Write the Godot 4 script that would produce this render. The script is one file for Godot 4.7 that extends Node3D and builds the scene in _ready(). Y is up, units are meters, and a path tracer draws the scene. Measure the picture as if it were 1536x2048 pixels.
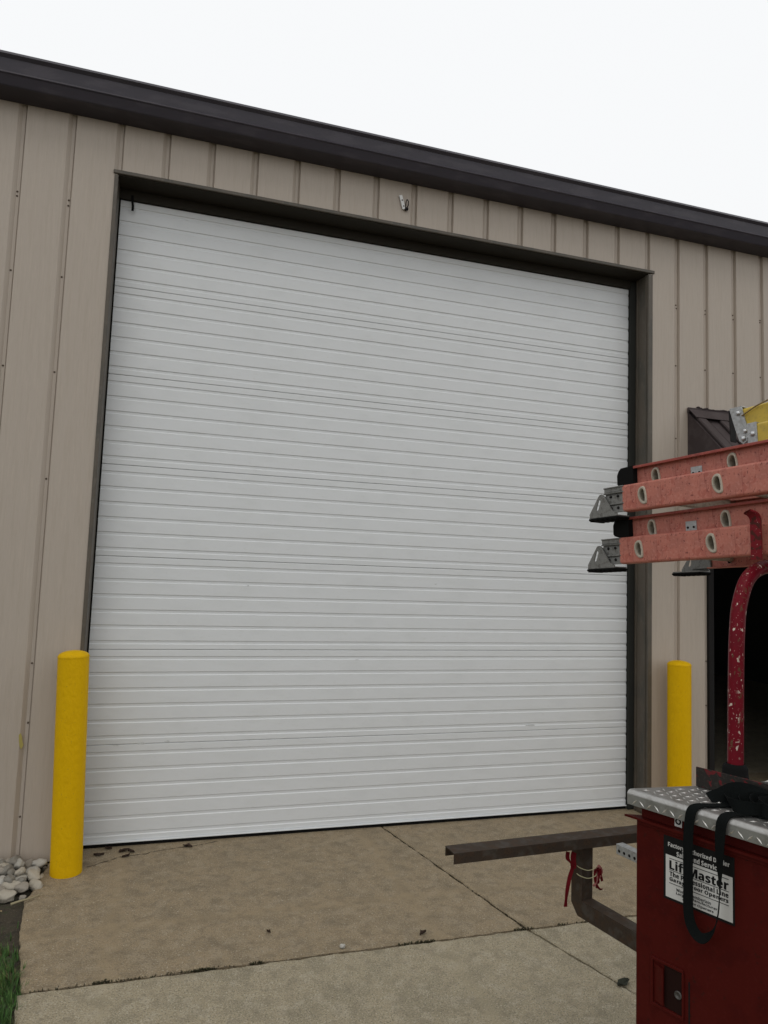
extends Node3D

# ---------------------------------------------------------------- helpers
var used := {}
var M := {}

func numbered(n: String) -> String:
	if not used.has(n):
		used[n] = 0
		return n
	used[n] += 1
	return "%s_%03d" % [n, used[n]]

func tag(o: Node, label: String, category: String, group := "", kind := "") -> Node:
	if label != "": o.set_meta("label", label)
	if category != "": o.set_meta("category", category)
	if group != "": o.set_meta("group", group)
	if kind != "": o.set_meta("kind", kind)
	return o

func thing(called: String, label: String, category: String, at := Vector3.ZERO, group := "") -> Node3D:
	var o := Node3D.new()
	o.name = numbered(called)
	add_child(o)
	o.position = at
	tag(o, label, category, group)
	return o

func mb() -> SurfaceTool:
	var st := SurfaceTool.new()
	st.begin(Mesh.PRIMITIVE_TRIANGLES)
	st.set_smooth_group(-1)
	return st

func put(called: String, mesh: Mesh, mat: Material, parent: Node = null) -> MeshInstance3D:
	var o := MeshInstance3D.new()
	o.mesh = mesh
	o.material_override = mat
	if parent == null:
		o.name = numbered(called)
		add_child(o)
	else:
		o.name = called
		parent.add_child(o, true)
	return o

func done(st: SurfaceTool) -> ArrayMesh:
	st.generate_normals()
	return st.commit()

func build(called: String, st: SurfaceTool, mat: Material, parent: Node = null) -> MeshInstance3D:
	return put(called, done(st), mat, parent)

# a, b, c run counter-clockwise seen from outside
func tri(st: SurfaceTool, a: Vector3, b: Vector3, c: Vector3) -> void:
	st.add_vertex(a); st.add_vertex(c); st.add_vertex(b)

func quad(st: SurfaceTool, a: Vector3, b: Vector3, c: Vector3, d: Vector3) -> void:
	tri(st, a, b, c); tri(st, a, c, d)

# chamfered box: centre, size, chamfer, placed by transform t
func bx(st: SurfaceTool, centre: Vector3, size: Vector3, c := 0.0, t := Transform3D.IDENTITY) -> void:
	var h := size * 0.5
	c = minf(c, minf(h.x, minf(h.y, h.z)) * 0.9)
	var v := func(sx: float, sy: float, sz: float, ax: int) -> Vector3:
		var p := Vector3(sx * h.x, sy * h.y, sz * h.z)
		for i in 3:
			if i != ax: p[i] -= signf(p[i]) * c
		return t * (centre + p)
	for ax in 3:
		var a1 := (ax + 1) % 3
		var a2 := (ax + 2) % 3
		for s in [-1.0, 1.0]:
			var q := []
			for k in [[-1.0, -1.0], [1.0, -1.0], [1.0, 1.0], [-1.0, 1.0]]:
				var sg := Vector3.ZERO
				sg[ax] = s; sg[a1] = k[0]; sg[a2] = k[1]
				q.append(v.call(sg.x, sg.y, sg.z, ax))
			if s > 0: quad(st, q[0], q[1], q[2], q[3])
			else: quad(st, q[3], q[2], q[1], q[0])
	if c <= 0.0: return
	for ax in 3:                      # edges that run along ax
		var a1 := (ax + 1) % 3
		var a2 := (ax + 2) % 3
		for s1 in [-1.0, 1.0]:
			for s2 in [-1.0, 1.0]:
				var lo := Vector3.ZERO; var hi := Vector3.ZERO
				lo[ax] = -1; hi[ax] = 1
				lo[a1] = s1; hi[a1] = s1; lo[a2] = s2; hi[a2] = s2
				var p0: Vector3 = v.call(lo.x, lo.y, lo.z, a1); var p1: Vector3 = v.call(hi.x, hi.y, hi.z, a1)
				var p2: Vector3 = v.call(hi.x, hi.y, hi.z, a2); var p3: Vector3 = v.call(lo.x, lo.y, lo.z, a2)
				if s1 * s2 > 0: quad(st, p3, p2, p1, p0)
				else: quad(st, p0, p1, p2, p3)
	for sx in [-1.0, 1.0]:
		for sy in [-1.0, 1.0]:
			for sz in [-1.0, 1.0]:
				var a: Vector3 = v.call(sx, sy, sz, 0); var b: Vector3 = v.call(sx, sy, sz, 1); var d: Vector3 = v.call(sx, sy, sz, 2)
				if sx * sy * sz > 0: tri(st, a, b, d)
				else: tri(st, a, d, b)

# polygon in the (u, w) plane swept from o along 'along'; u x w should point along the sweep
func prism(st: SurfaceTool, poly: PackedVector2Array, o: Vector3, u: Vector3, w: Vector3, along: Vector3, smooth_from := -1) -> void:
	var n := poly.size()
	if Geometry2D.is_polygon_clockwise(poly) == true:
		poly.reverse()
	if u.cross(w).dot(along) < 0:
		o += along; along = -along
	for i in n:
		var a := o + u * poly[i].x + w * poly[i].y
		var p := poly[(i + 1) % n]
		var b := o + u * p.x + w * p.y
		quad(st, a, b, b + along, a + along)
	var idx := Geometry2D.triangulate_polygon(poly)
	for k in range(0, idx.size(), 3):
		var q := []
		for j in 3:
			var p := poly[idx[k + j]]
			q.append(o + u * p.x + w * p.y)
		var nrm: Vector3 = (q[1] - q[0]).cross(q[2] - q[0])
		if nrm.dot(along) < 0:
			var s = q[1]; q[1] = q[2]; q[2] = s
		tri(st, q[0] + along, q[1] + along, q[2] + along)
		tri(st, q[0], q[2], q[1])

func ring_frame(pts: PackedVector3Array, i: int) -> Vector3:
	var a := pts[maxi(i - 1, 0)]
	var b := pts[mini(i + 1, pts.size() - 1)]
	return (b - a).normalized()

func tube(st: SurfaceTool, pts: PackedVector3Array, r: float, sides := 12, r_end := -1.0) -> void:
	st.set_smooth_group(0)
	var rings := []
	var up := Vector3.UP
	if absf(ring_frame(pts, 0).dot(up)) > 0.9: up = Vector3.RIGHT
	var side := ring_frame(pts, 0).cross(up).normalized()
	for i in pts.size():
		var d := ring_frame(pts, i)
		side = (side - d * side.dot(d)).normalized()
		var nn := d.cross(side)
		var rr := r if r_end < 0 else lerpf(r, r_end, float(i) / (pts.size() - 1))
		var ring := PackedVector3Array()
		for k in sides:
			var a := TAU * k / sides
			ring.append(pts[i] + (side * cos(a) + nn * sin(a)) * rr)
		rings.append(ring)
	for i in pts.size() - 1:
		for k in sides:
			var k2 := (k + 1) % sides
			quad(st, rings[i][k], rings[i][k2], rings[i + 1][k2], rings[i + 1][k])
	st.set_smooth_group(-1)
	for k in range(1, sides - 1):
		tri(st, rings[0][0], rings[0][k + 1], rings[0][k])
		var e = rings[pts.size() - 1]
		tri(st, e[0], e[k], e[k + 1])

func smooth_path(ctrl: Array, steps := 6) -> PackedVector3Array:
	var out := PackedVector3Array()
	for i in ctrl.size() - 1:
		var p0: Vector3 = ctrl[maxi(i - 1, 0)]
		var p1: Vector3 = ctrl[i]
		var p2: Vector3 = ctrl[i + 1]
		var p3: Vector3 = ctrl[mini(i + 2, ctrl.size() - 1)]
		for k in steps:
			out.append(p1.cubic_interpolate(p2, p0, p3, float(k) / steps))
	out.append(ctrl[-1])
	return out

# flat webbing: path, and the direction of its width at each control point
func ribbon(st: SurfaceTool, ctrl: Array, widths: Array, w: float, th: float, steps := 6) -> void:
	var pts := smooth_path(ctrl, steps)
	var wd := smooth_path(widths, steps)
	st.set_smooth_group(0)
	var rings := []
	for i in pts.size():
		var d := ring_frame(pts, i)
		var s := (wd[i] - d * wd[i].dot(d)).normalized()
		var n := d.cross(s)
		rings.append([pts[i] - s * w * .5 - n * th * .5, pts[i] + s * w * .5 - n * th * .5, pts[i] + s * w * .5 + n * th * .5, pts[i] - s * w * .5 + n * th * .5])
	for i in pts.size() - 1:
		for k in 4:
			st.set_smooth_group(k + 1)
			var k2 := (k + 1) % 4
			quad(st, rings[i][k], rings[i][k2], rings[i + 1][k2], rings[i + 1][k])
	st.set_smooth_group(-1)

# profile of (radius, height), turned about +y at o
func lathe(st: SurfaceTool, prof: PackedVector2Array, o: Vector3, sides := 32, t := Transform3D.IDENTITY) -> void:
	for i in prof.size() - 1:
		st.set_smooth_group(1 + i / 100)
		for k in sides:
			var a := TAU * k / sides
			var b := TAU * (k + 1) / sides
			var p := func(q: Vector2, ang: float) -> Vector3: return t * (o + Vector3(q.x * cos(ang), q.y, -q.x * sin(ang)))
			var v0: Vector3 = p.call(prof[i], a); var v1: Vector3 = p.call(prof[i], b)
			var v2: Vector3 = p.call(prof[i + 1], b); var v3: Vector3 = p.call(prof[i + 1], a)
			if prof[i].x < 1e-6: tri(st, v0, v2, v3)
			elif prof[i + 1].x < 1e-6: tri(st, v0, v1, v2)
			else: quad(st, v0, v1, v2, v3)
	st.set_smooth_group(-1)

func dome_head(st: SurfaceTool, at: Vector3, n: Vector3, r: float, h: float) -> void:
	var q := Quaternion(Vector3.UP, n.normalized()) if absf(n.normalized().dot(Vector3.UP)) < 0.999 else Quaternion.IDENTITY
	var t := Transform3D(Basis(q), at)
	lathe(st, PackedVector2Array([Vector2(r, 0), Vector2(r, h * .4), Vector2(r * .7, h * .85), Vector2(0, h)]), Vector3.ZERO, 8, t)

# ---------------------------------------------------------------- textures
func noise(seed_: int, freq: float, octaves := 4, kind := FastNoiseLite.TYPE_SIMPLEX_SMOOTH) -> FastNoiseLite:
	var n := FastNoiseLite.new()
	n.seed = seed_
	n.noise_type = kind
	n.frequency = freq
	n.fractal_octaves = octaves
	return n

func lin(r: float, g: float, b: float) -> Color:
	return Color(r, g, b)

# layers: [noise, colour (linear), lo, hi, strength]; colours are linear base colours
func paint(size: int, base: Color, layers: Array) -> ImageTexture:
	var data := []
	for l in layers:
		var im0 := (l[0] as FastNoiseLite).get_seamless_image(size, size / (l[5] if l.size() > 5 else 1), false, false, 0.12)
		if l.size() > 5: im0.resize(size, size, Image.INTERPOLATE_CUBIC)
		data.append(im0.get_data())
	var n := size * size
	var out := PackedByteArray()
	out.resize(n * 3)
	var luts := []
	for l in layers:
		var lut := PackedFloat32Array()
		for i in 256: lut.append(smoothstep(l[2], l[3], i / 255.0) * l[4] if l[2] < l[3] else (1.0 - smoothstep(l[3], l[2], i / 255.0)) * l[4])
		luts.append(lut)
	var gamma := PackedByteArray()
	for i in 4097:
		var x := i / 4096.0
		gamma.append(int(clampf((1.055 * pow(x, 1 / 2.4) - 0.055) if x > 0.0031308 else x * 12.92, 0, 1) * 255.0 + 0.5))
	var m := layers.size()
	for i in n:
		var r := base.r; var g := base.g; var b := base.b
		for k in m:
			var f: float = luts[k][data[k][i]]
			if f > 0.0:
				var c: Color = layers[k][1]
				r += (c.r - r) * f; g += (c.g - g) * f; b += (c.b - b) * f
		out[i * 3] = gamma[int(r * 4096)]; out[i * 3 + 1] = gamma[int(g * 4096)]; out[i * 3 + 2] = gamma[int(b * 4096)]
	var im := Image.create_from_data(size, size, false, Image.FORMAT_RGB8, out)
	im.generate_mipmaps()
	return ImageTexture.create_from_image(im)

func bump(size: int, n: FastNoiseLite, strength: float) -> ImageTexture:
	var im := n.get_seamless_image(size, size, false, false, 0.12)
	im.convert(Image.FORMAT_RGBA8)
	im.bump_map_to_normal_map(strength)
	return ImageTexture.create_from_image(im)

func mat(tex: Texture2D, rough: float, scale := Vector3.ONE, world := false, metal := 0.0, nrm: Texture2D = null, nscale := 1.0) -> StandardMaterial3D:
	var m := StandardMaterial3D.new()
	m.albedo_texture = tex
	m.roughness = rough
	m.metallic = metal
	m.uv1_triplanar = true
	m.uv1_world_triplanar = world
	m.uv1_scale = scale
	m.uv1_triplanar_sharpness = 4.0
	if nrm:
		m.normal_enabled = true
		m.normal_texture = nrm
		m.normal_scale = nscale
	return m

func plain(c: Color, rough: float, metal := 0.0, spec := .5) -> StandardMaterial3D:
	var m := StandardMaterial3D.new()
	m.metallic_specular = spec
	m.albedo_color = c.linear_to_srgb()
	m.roughness = rough
	m.metallic = metal
	return m

func make_materials() -> void:
	var fine_n := bump(512, noise(5, 0.09, 4), 3.0)
	var soft_n := bump(256, noise(6, 0.02, 3), 2.0)
	M.fine_n = fine_n
	# painted siding: tan with faint vertical weathering and specks of dirt
	M.siding = mat(paint(1024, lin(.435, .377, .318), [
		[noise(11, .020, 3), lin(.405, .345, .285), .45, .8, .5],
		[noise(12, .045, 3), lin(.475, .41, .345), .5, .8, .45],
		[noise(13, .12, 2), lin(.375, .32, .26), .60, .82, .4],
		[noise(17, .20, 2), lin(.30, .26, .21), .80, .90, .35]]), .5, Vector3(1.5, .07, 1.5), true)
	M.gutter = mat(paint(256, lin(.046, .041, .052), [
		[noise(21, .02, 4), lin(.068, .062, .072), .45, .8, .6],
		[noise(22, .09, 3), lin(.045, .04, .045), .6, .85, .5]]), .36, Vector3(.5, 2, 2), true)
	M.bronze = mat(paint(256, lin(.090, .075, .056), [
		[noise(23, .015, 4), lin(.06, .055, .045), .4, .75, .7],
		[noise(24, .08, 4), lin(.13, .115, .095), .62, .85, .45]]), .5, Vector3(1.2, .5, 1.2), true)
	M.awning = mat(paint(256, lin(.062, .049, .049), [
		[noise(25, .02, 4), lin(.085, .07, .07), .45, .8, .6],
		[noise(26, .09, 3), lin(.055, .045, .045), .6, .85, .5]]), .45, Vector3(1, 1, 1), true)
	# white door skin: faint grime
	M.door = mat(paint(512, lin(.70, .722, .735), [
		[noise(31, .008, 4), lin(.675, .697, .708), .45, .8, .7],
		[noise(32, .04, 4), lin(.62, .63, .62), .70, .92, .3],
		[noise(33, .16, 2), lin(.55, .55, .54), .84, .94, .35]]), .42, Vector3(.6, 1.6, .6), true, 0.0, soft_n, .12)
	M.head = plain(lin(.034, .030, .024), .6)  # darkened bronze: shade under the door head is put into this colour
	M.scuff = mat(paint(128, lin(.60, .615, .62), [[noise(35, .12, 3), lin(.44, .45, .45), .5, .75, .8]]), .6, Vector3(8, 8, 8), true)
	M.rubber = plain(lin(.008, .008, .008), .85)
	M.black_steel = plain(lin(.016, .015, .015), .55)
	M.seal = plain(lin(.030, .031, .028), .7)
	M.screw = plain(lin(.10, .075, .055), .6, .3)
	M.steel = plain(lin(.55, .56, .57), .35, .9)
	M.galv = mat(paint(256, lin(.36, .37, .37), [
		[noise(41, .05, 3, FastNoiseLite.TYPE_CELLULAR), lin(.48, .49, .50), .3, .8, .7],
		[noise(42, .03, 4), lin(.24, .235, .22), .6, .85, .6]]), .45, Vector3(6, 6, 6), false, .55)
	M.cast = mat(paint(256, lin(.20, .20, .19), [
		[noise(43, .03, 4), lin(.10, .095, .085), .5, .8, .7],
		[noise(44, .12, 3), lin(.32, .32, .31), .62, .85, .6]]), .55, Vector3(5, 5, 5), false, .35)
	M.yellow = mat(paint(512, lin(.69, .415, .003), [
		[noise(51, .015, 4), lin(.65, .385, .003), .45, .8, .7],
		[noise(52, .10, 3), lin(.73, .45, .01), .6, .85, .4],
		[noise(53, .06, 4), lin(.34, .22, .03), .82, .9, .6]]), .5, Vector3(2, 1.2, 2), false, 0.0, bump(256, noise(54, .08, 3), 2.0), .35)
	M.ladder_yellow = mat(paint(256, lin(.56, .40, .05), [
		[noise(55, .02, 4), lin(.46, .33, .05), .45, .8, .7],
		[noise(56, .09, 3), lin(.30, .22, .06), .68, .85, .5]]), .5, Vector3(3, 3, 3), false)
	# concrete: trowelled paste, sand, pale and dark grains
	var grain_n := bump(1024, noise(61, .11, 4), 5.0)
	M.apron = mat(paint(1024, lin(.290, .225, .138), [
		[noise(62, .005, 5), lin(.225, .178, .112), .42, .75, .7],
		[noise(63, .012, 4), lin(.33, .268, .18), .55, .8, .6],
		[noise(64, .07, 4), lin(.18, .14, .09), .55, .8, .5],
		[noise(65, .15, 2), lin(.43, .38, .295), .60, .80, .6],
		[noise(66, .17, 2), lin(.09, .073, .052), .62, .82, .6],
		[noise(67, .085, 2), lin(.56, .52, .43), .80, .88, .8],
		[noise(68, .016, 5), lin(.15, .118, .078), .45, .90, .45]]), .9, Vector3(.62, .62, .62), true, 0.0, grain_n, .55)
	M.drive = mat(paint(1024, lin(.345, .295, .20), [
		[noise(72, .005, 5), lin(.27, .235, .16), .42, .75, .7],
		[noise(73, .014, 4), lin(.41, .36, .265), .55, .8, .6],
		[noise(74, .07, 4), lin(.20, .175, .12), .55, .8, .55],
		[noise(75, .15, 2), lin(.50, .46, .37), .60, .80, .75],
		[noise(76, .17, 2), lin(.09, .078, .055), .62, .82, .75],
		[noise(78, .016, 5), lin(.19, .165, .115), .45, .90, .45]]), .9, Vector3(.62, .62, .62), true, 0.0, grain_n, .55)
	M.soil = mat(paint(512, lin(.052, .042, .028), [
		[noise(81, .02, 4), lin(.030, .026, .018), .45, .75, .8],
		[noise(82, .10, 4), lin(.10, .082, .058), .58, .8, .6],
		[noise(83, .03, 4), lin(.035, .05, .018), .62, .8, .6]]), .95, Vector3(.9, .9, .9), true, 0.0, grain_n, 1.0)
	M.crack = mat(paint(128, lin(.05, .042, .03), [[noise(84, .12, 3), lin(.02, .018, .012), .4, .7, .8]]), .95, Vector3(4, 4, 4), true)
	# truck paint and ladder rails
	M.red = mat(paint(512, lin(.062, .0060, .0045), [
		[noise(91, .012, 4), lin(.048, .005, .004), .45, .8, .8],
		[noise(92, .09, 3), lin(.08, .011, .009), .62, .85, .4],
		[noise(93, .05, 4), lin(.022, .010, .007), .74, .86, .55]]), .5, Vector3(1.4, 1.4, 1.4), false)
	M.chipped = mat(paint(512, lin(.14, .006, .014), [
		[noise(94, .012, 4), lin(.12, .007, .013), .45, .8, .8],
		[noise(95, .022, 4), lin(.10, .055, .03), .72, .78, .8],
		[noise(96, .026, 4), lin(.60, .54, .45), .775, .79, .95],
		[noise(97, .10, 2), lin(.58, .48, .42), .86, .88, .9]]), .35, Vector3(3.2, 1.8, 3.2), false)
	M.hook = mat(paint(256, lin(.17, .014, .020), [
		[noise(98, .03, 4), lin(.05, .022, .016), .58, .7, .8],
		[noise(99, .08, 3), lin(.55, .47, .40), .85, .88, .9]]), .45, Vector3(4, 4, 4), false)
	M.plate = mat(paint(256, lin(.030, .026, .024), [
		[noise(100, .025, 4), lin(.16, .018, .022), .62, .72, .8],
		[noise(101, .06, 3), lin(.05, .045, .04), .55, .8, .6]]), .5, Vector3(4, 4, 4), false)
	M.rail = mat(paint(512, lin(.475, .160, .116), [
		[noise(111, .010, 4), lin(.40, .135, .102), .45, .75, .8],
		[noise(112, .05, 4), lin(.53, .225, .175), .55, .8, .5],
		[noise(113, .014, 4), lin(.36, .085, .06), .64, .74, .6],
		[noise(114, .045, 3), lin(.17, .035, .03), .755, .79, .85],
		[noise(119, .05, 3), lin(.26, .055, .042), .76, .86, .6, 8]]), .55, Vector3(3.2, 2.4, 3.2), false)
	M.rail_flange = mat(paint(256, lin(.30, .055, .04), [
		[noise(115, .02, 4), lin(.22, .04, .032), .45, .75, .8],
		[noise(116, .08, 3), lin(.42, .12, .085), .6, .8, .5]]), .55, Vector3(3, 3, 3), false)
	M.rung = mat(paint(256, lin(.46, .42, .34), [
		[noise(117, .03, 4), lin(.30, .27, .21), .5, .8, .7],
		[noise(118, .12, 3), lin(.58, .54, .46), .6, .8, .5]]), .5, Vector3(5, 5, 5), false, .25)
	M.tread = mat(paint(256, lin(.40, .395, .38), [
		[noise(121, .02, 4), lin(.29, .28, .26), .45, .8, .7],
		[noise(122, .10, 3), lin(.50, .50, .49), .6, .85, .5]]), .42, Vector3(3, 3, 3), false, .8)
	M.lozenge = plain(lin(.66, .65, .62), .28, .85)
	M.rust = mat(paint(256, lin(.056, .043, .033), [
		[noise(131, .03, 4), lin(.075, .044, .028), .4, .85, .55],
		[noise(132, .12, 4), lin(.03, .024, .02), .55, .85, .5],
		[noise(133, .02, 4), lin(.085, .076, .068), .45, .9, .6]]), .62, Vector3(3, 3, 3), false, .25)
	M.webbing = mat(paint(128, lin(.005, .006, .006), [[noise(141, .2, 2), lin(.010, .012, .012), .5, .8, .7]]), .95, Vector3(12, 12, 12), false)
	M.ink_black = plain(lin(.012, .012, .012), .45)
	M.ink_white = plain(lin(.55, .55, .53), .5)
	M.paper = plain(lin(.55, .55, .52), .8)
	M.rag = plain(lin(.13, .008, .012), .9)
	M.rag_pink = plain(lin(.32, .11, .10), .9)
	M.string = plain(lin(.42, .40, .24), .8)
	M.tyre = plain(lin(.018, .018, .018), .85)
	M.leaf_pale = plain(lin(.30, .24, .14), .9)
	M.leaf = plain(lin(.035, .018, .010), .9)
	M.leaf_green = plain(lin(.022, .024, .014), .9)
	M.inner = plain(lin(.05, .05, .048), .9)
	M.pebbles = []
	var tones := [lin(.40, .385, .34), lin(.31, .28, .235), .0, lin(.42, .38, .31), lin(.22, .205, .175)]
	for i in 5:
		var c: Color = tones[i] if i != 2 else lin(.48, .465, .42)
		M.pebbles.append(mat(paint(128, c, [
			[noise(151 + i, .03, 4), c * .68, .5, .8, .7],
			[noise(161 + i, .12, 3), c * .5, .62, .85, .5]]), .8, Vector3(7, 7, 7), false, 0.0, fine_n, .4))

# ---------------------------------------------------------------- the place
const P := 0.3048          # rib pitch of the siding
const DOOR_Z := -0.2
const SECTION := 0.6304

func _ready() -> void:
	var cam := Camera3D.new()
	cam.name = "camera"
	add_child(cam)
	cam.fov = 72.676
	cam.near = 0.05
	cam.far = 600.0
	cam.position = Vector3(1.080, 1.877, 4.893)
	cam.rotation = Vector3(deg_to_rad(4.949), deg_to_rad(-16.825), deg_to_rad(2.063))
	cam.current = true
	var we := WorldEnvironment.new()
	we.name = "environment"
	var env := Environment.new()
	env.background_mode = Environment.BG_SKY
	var sky := Sky.new()
	var sm := ProceduralSkyMaterial.new()
	sm.sky_top_color = Color(.972, .978, .984)
	sm.sky_horizon_color = Color(.976, .979, .982)
	sm.sky_curve = .25
	sm.ground_horizon_color = Color(.42, .41, .38)
	sm.ground_bottom_color = Color(.30, .29, .26)
	sky.sky_material = sm
	env.sky = sky
	env.tonemap_mode = Environment.TONE_MAPPER_LINEAR
	env.tonemap_exposure = 1.0
	env.sdfgi_enabled = true
	env.ssao_enabled = true
	env.ssil_enabled = true
	we.environment = env
	add_child(we)
	var sun := DirectionalLight3D.new()
	sun.name = "sun"
	sun.light_energy = .2
	sun.light_angular_distance = 25.0
	sun.light_color = Color(1.0, .985, .96)
	sun.shadow_enabled = true
	sun.rotation = Vector3(deg_to_rad(-62), deg_to_rad(-25), 0)
	add_child(sun)
	make_materials()
	M.gutter.metallic_specular = .35
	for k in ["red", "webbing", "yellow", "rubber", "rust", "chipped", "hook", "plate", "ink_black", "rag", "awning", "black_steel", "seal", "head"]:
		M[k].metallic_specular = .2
	make_ground()
	make_warehouse()
	make_bollards()
	make_truck()
	make_ladders()
	make_rocks()
	make_litter()

# ---------------------------------------------------------------- ground
func slab(called: String, outline: PackedVector2Array, m: Material, parent: Node, seed_: int, top := 0.0) -> void:
	# outline in (x, z); edges wander a little and the top edge is eased
	var n := noise(seed_, 3.0, 3)
	var ring := PackedVector2Array()
	for i in outline.size():
		var a := outline[i]
		var b := outline[(i + 1) % outline.size()]
		var seg := maxi(1, mini(110, int(a.distance_to(b) / .035)))
		for k in seg:
			var p := a.lerp(b, float(k) / seg)
			var nrm := (b - a).orthogonal().normalized()
			ring.append(p + nrm * (n.get_noise_2d(p.x * 3.0, p.y * 3.0) * .011 + n.get_noise_2d(p.x * 17.0, p.y * 17.0 + 40.0) * .006))
	if Geometry2D.is_polygon_clockwise(ring): ring.reverse()
	var inner := Geometry2D.offset_polygon(ring, -.008)[0]
	var st := mb()
	var idx := Geometry2D.triangulate_polygon(inner)
	for k in range(0, idx.size(), 3):
		var q := []
		for j in 3: q.append(Vector3(inner[idx[k + j]].x, top, inner[idx[k + j]].y))
		if (q[1] - q[0]).cross(q[2] - q[0]).y < 0: tri(st, q[0], q[2], q[1])
		else: tri(st, q[0], q[1], q[2])
	var cnt := ring.size()
	# eased rim: nearest points of the inner ring
	var near := []
	for i in cnt:
		var best := inner[0]; var bd := 1e9
		for q in inner:
			var d := q.distance_squared_to(ring[i])
			if d < bd: bd = d; best = q
		near.append(best)
	for i in cnt:
		var j := (i + 1) % cnt
		var a := Vector3(ring[i].x, top - .006, ring[i].y); var b := Vector3(ring[j].x, top - .006, ring[j].y)
		var ia := Vector3(near[i].x, top, near[i].y); var ib := Vector3(near[j].x, top, near[j].y)
		st.set_smooth_group(2)
		quad(st, a, ia, ib, b)
		st.set_smooth_group(-1)
		quad(st, b, b + Vector3(0, -.1, 0), a + Vector3(0, -.1, 0), a)
	build(called, st, m, parent)

func make_ground() -> void:
	var st := mb()
	var g := 60
	var n := noise(301, .9, 4)
	# fine patch beside the slabs, then the wide sheet round it
	var ext := [-300.0, -40.0, -8.0]
	var xs := PackedFloat32Array([-300, -60, -12, -4]); var zs := PackedFloat32Array([-300, -60, -12, -2, -.3])
	for i in 61: xs.append(-2.0 + i * .06)
	for v in [3.0, 6.0, 12.0, 60.0, 300.0]: xs.append(v)
	for i in 86: zs.append(-.1 + i * .06)
	for v in [8.0, 20.0, 60.0, 300.0]: zs.append(v)
	st.set_smooth_group(0)
	var hgt := func(x: float, z: float) -> Vector3:
		var near_ := x > -2.1 and x < 1.7 and z > -.15 and z < 3.0
		var y := -.045 + (n.get_noise_2d(x * 4.0, z * 4.0) * .02 if near_ else 0.0)
		if x < .58 and x > -2.1 and z > .1 and z < 3.0: y += .022
		return Vector3(x, y, z)
	for i in xs.size() - 1:
		for k in zs.size() - 1:
			quad(st, hgt.call(xs[i], zs[k]), hgt.call(xs[i], zs[k + 1]), hgt.call(xs[i + 1], zs[k + 1]), hgt.call(xs[i + 1], zs[k]))
	tag(build("ground", st, M.soil), "bare dark soil beside the concrete", "ground", "", "structure")
	var ap := Node3D.new()
	ap.name = numbered("concrete_apron")
	add_child(ap)
	tag(ap, "brownish concrete apron in front of the big roller door", "pavement", "", "structure")
	slab("slab", PackedVector2Array([Vector2(.47, -.9), Vector2(2.545, -.9), Vector2(2.70, -.15), Vector2(3.016, 1.381), Vector2(.566, 1.386), Vector2(.492, 1.02), Vector2(.442, .72), Vector2(.424, .49), Vector2(.44, .28), Vector2(.462, .03)]), M.apron, ap, 311)
	slab("slab", PackedVector2Array([Vector2(2.557, -.9), Vector2(9.0, -.9), Vector2(9.0, 1.378), Vector2(3.029, 1.381), Vector2(2.712, -.15)]), M.apron, ap, 312, -.001)
	var dr := Node3D.new()
	dr.name = numbered("concrete_driveway")
	add_child(dr)
	tag(dr, "paler grey concrete driveway nearer the viewer", "pavement", "", "structure")
	slab("slab", PackedVector2Array([Vector2(.556, 1.408), Vector2(3.022, 1.403), Vector2(3.222, 2.03), Vector2(4.15, 4.9), Vector2(1.6, 4.9), Vector2(.62, 1.95), Vector2(.582, 1.6)]), M.drive, dr, 313, .002)
	slab("slab", PackedVector2Array([Vector2(3.040, 1.403), Vector2(9.0, 1.399), Vector2(9.0, 4.9), Vector2(4.164, 4.9), Vector2(3.236, 2.03)]), M.drive, dr, 314, .001)
	slab("slab", PackedVector2Array([Vector2(-6.0, 4.915), Vector2(9.0, 4.915), Vector2(9.0, 14.0), Vector2(-6.0, 14.0)]), M.drive, dr, 315)
	# the ragged dirt-filled crack near the door sill
	var cs := mb()
	var cp := [Vector2(.70, .11), Vector2(.78, .055), Vector2(.88, -.005), Vector2(.99, -.02), Vector2(1.09, -.055), Vector2(1.2, -.085), Vector2(1.35, -.10), Vector2(1.42, -.125), Vector2(1.5, -.15)]
	var rng := RandomNumberGenerator.new()
	rng.seed = 77
	var prev_a := Vector3.ZERO; var prev_b := Vector3.ZERO
	for i in cp.size() * 8 - 7:
		var f := i / 8.0
		var k := mini(int(f), cp.size() - 2)
		var p: Vector2 = cp[k].lerp(cp[k + 1], f - k) + Vector2(rng.randf_range(-.004, .004), rng.randf_range(-.008, .008))
		var w := rng.randf_range(.0006, .0045)
		var a := Vector3(p.x, .003, p.y - w); var b := Vector3(p.x, .003, p.y + w)
		if i > 0: quad(cs, prev_a, prev_b, b, a)
		prev_a = a; prev_b = b
	build("crack", cs, M.crack, ap)

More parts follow.
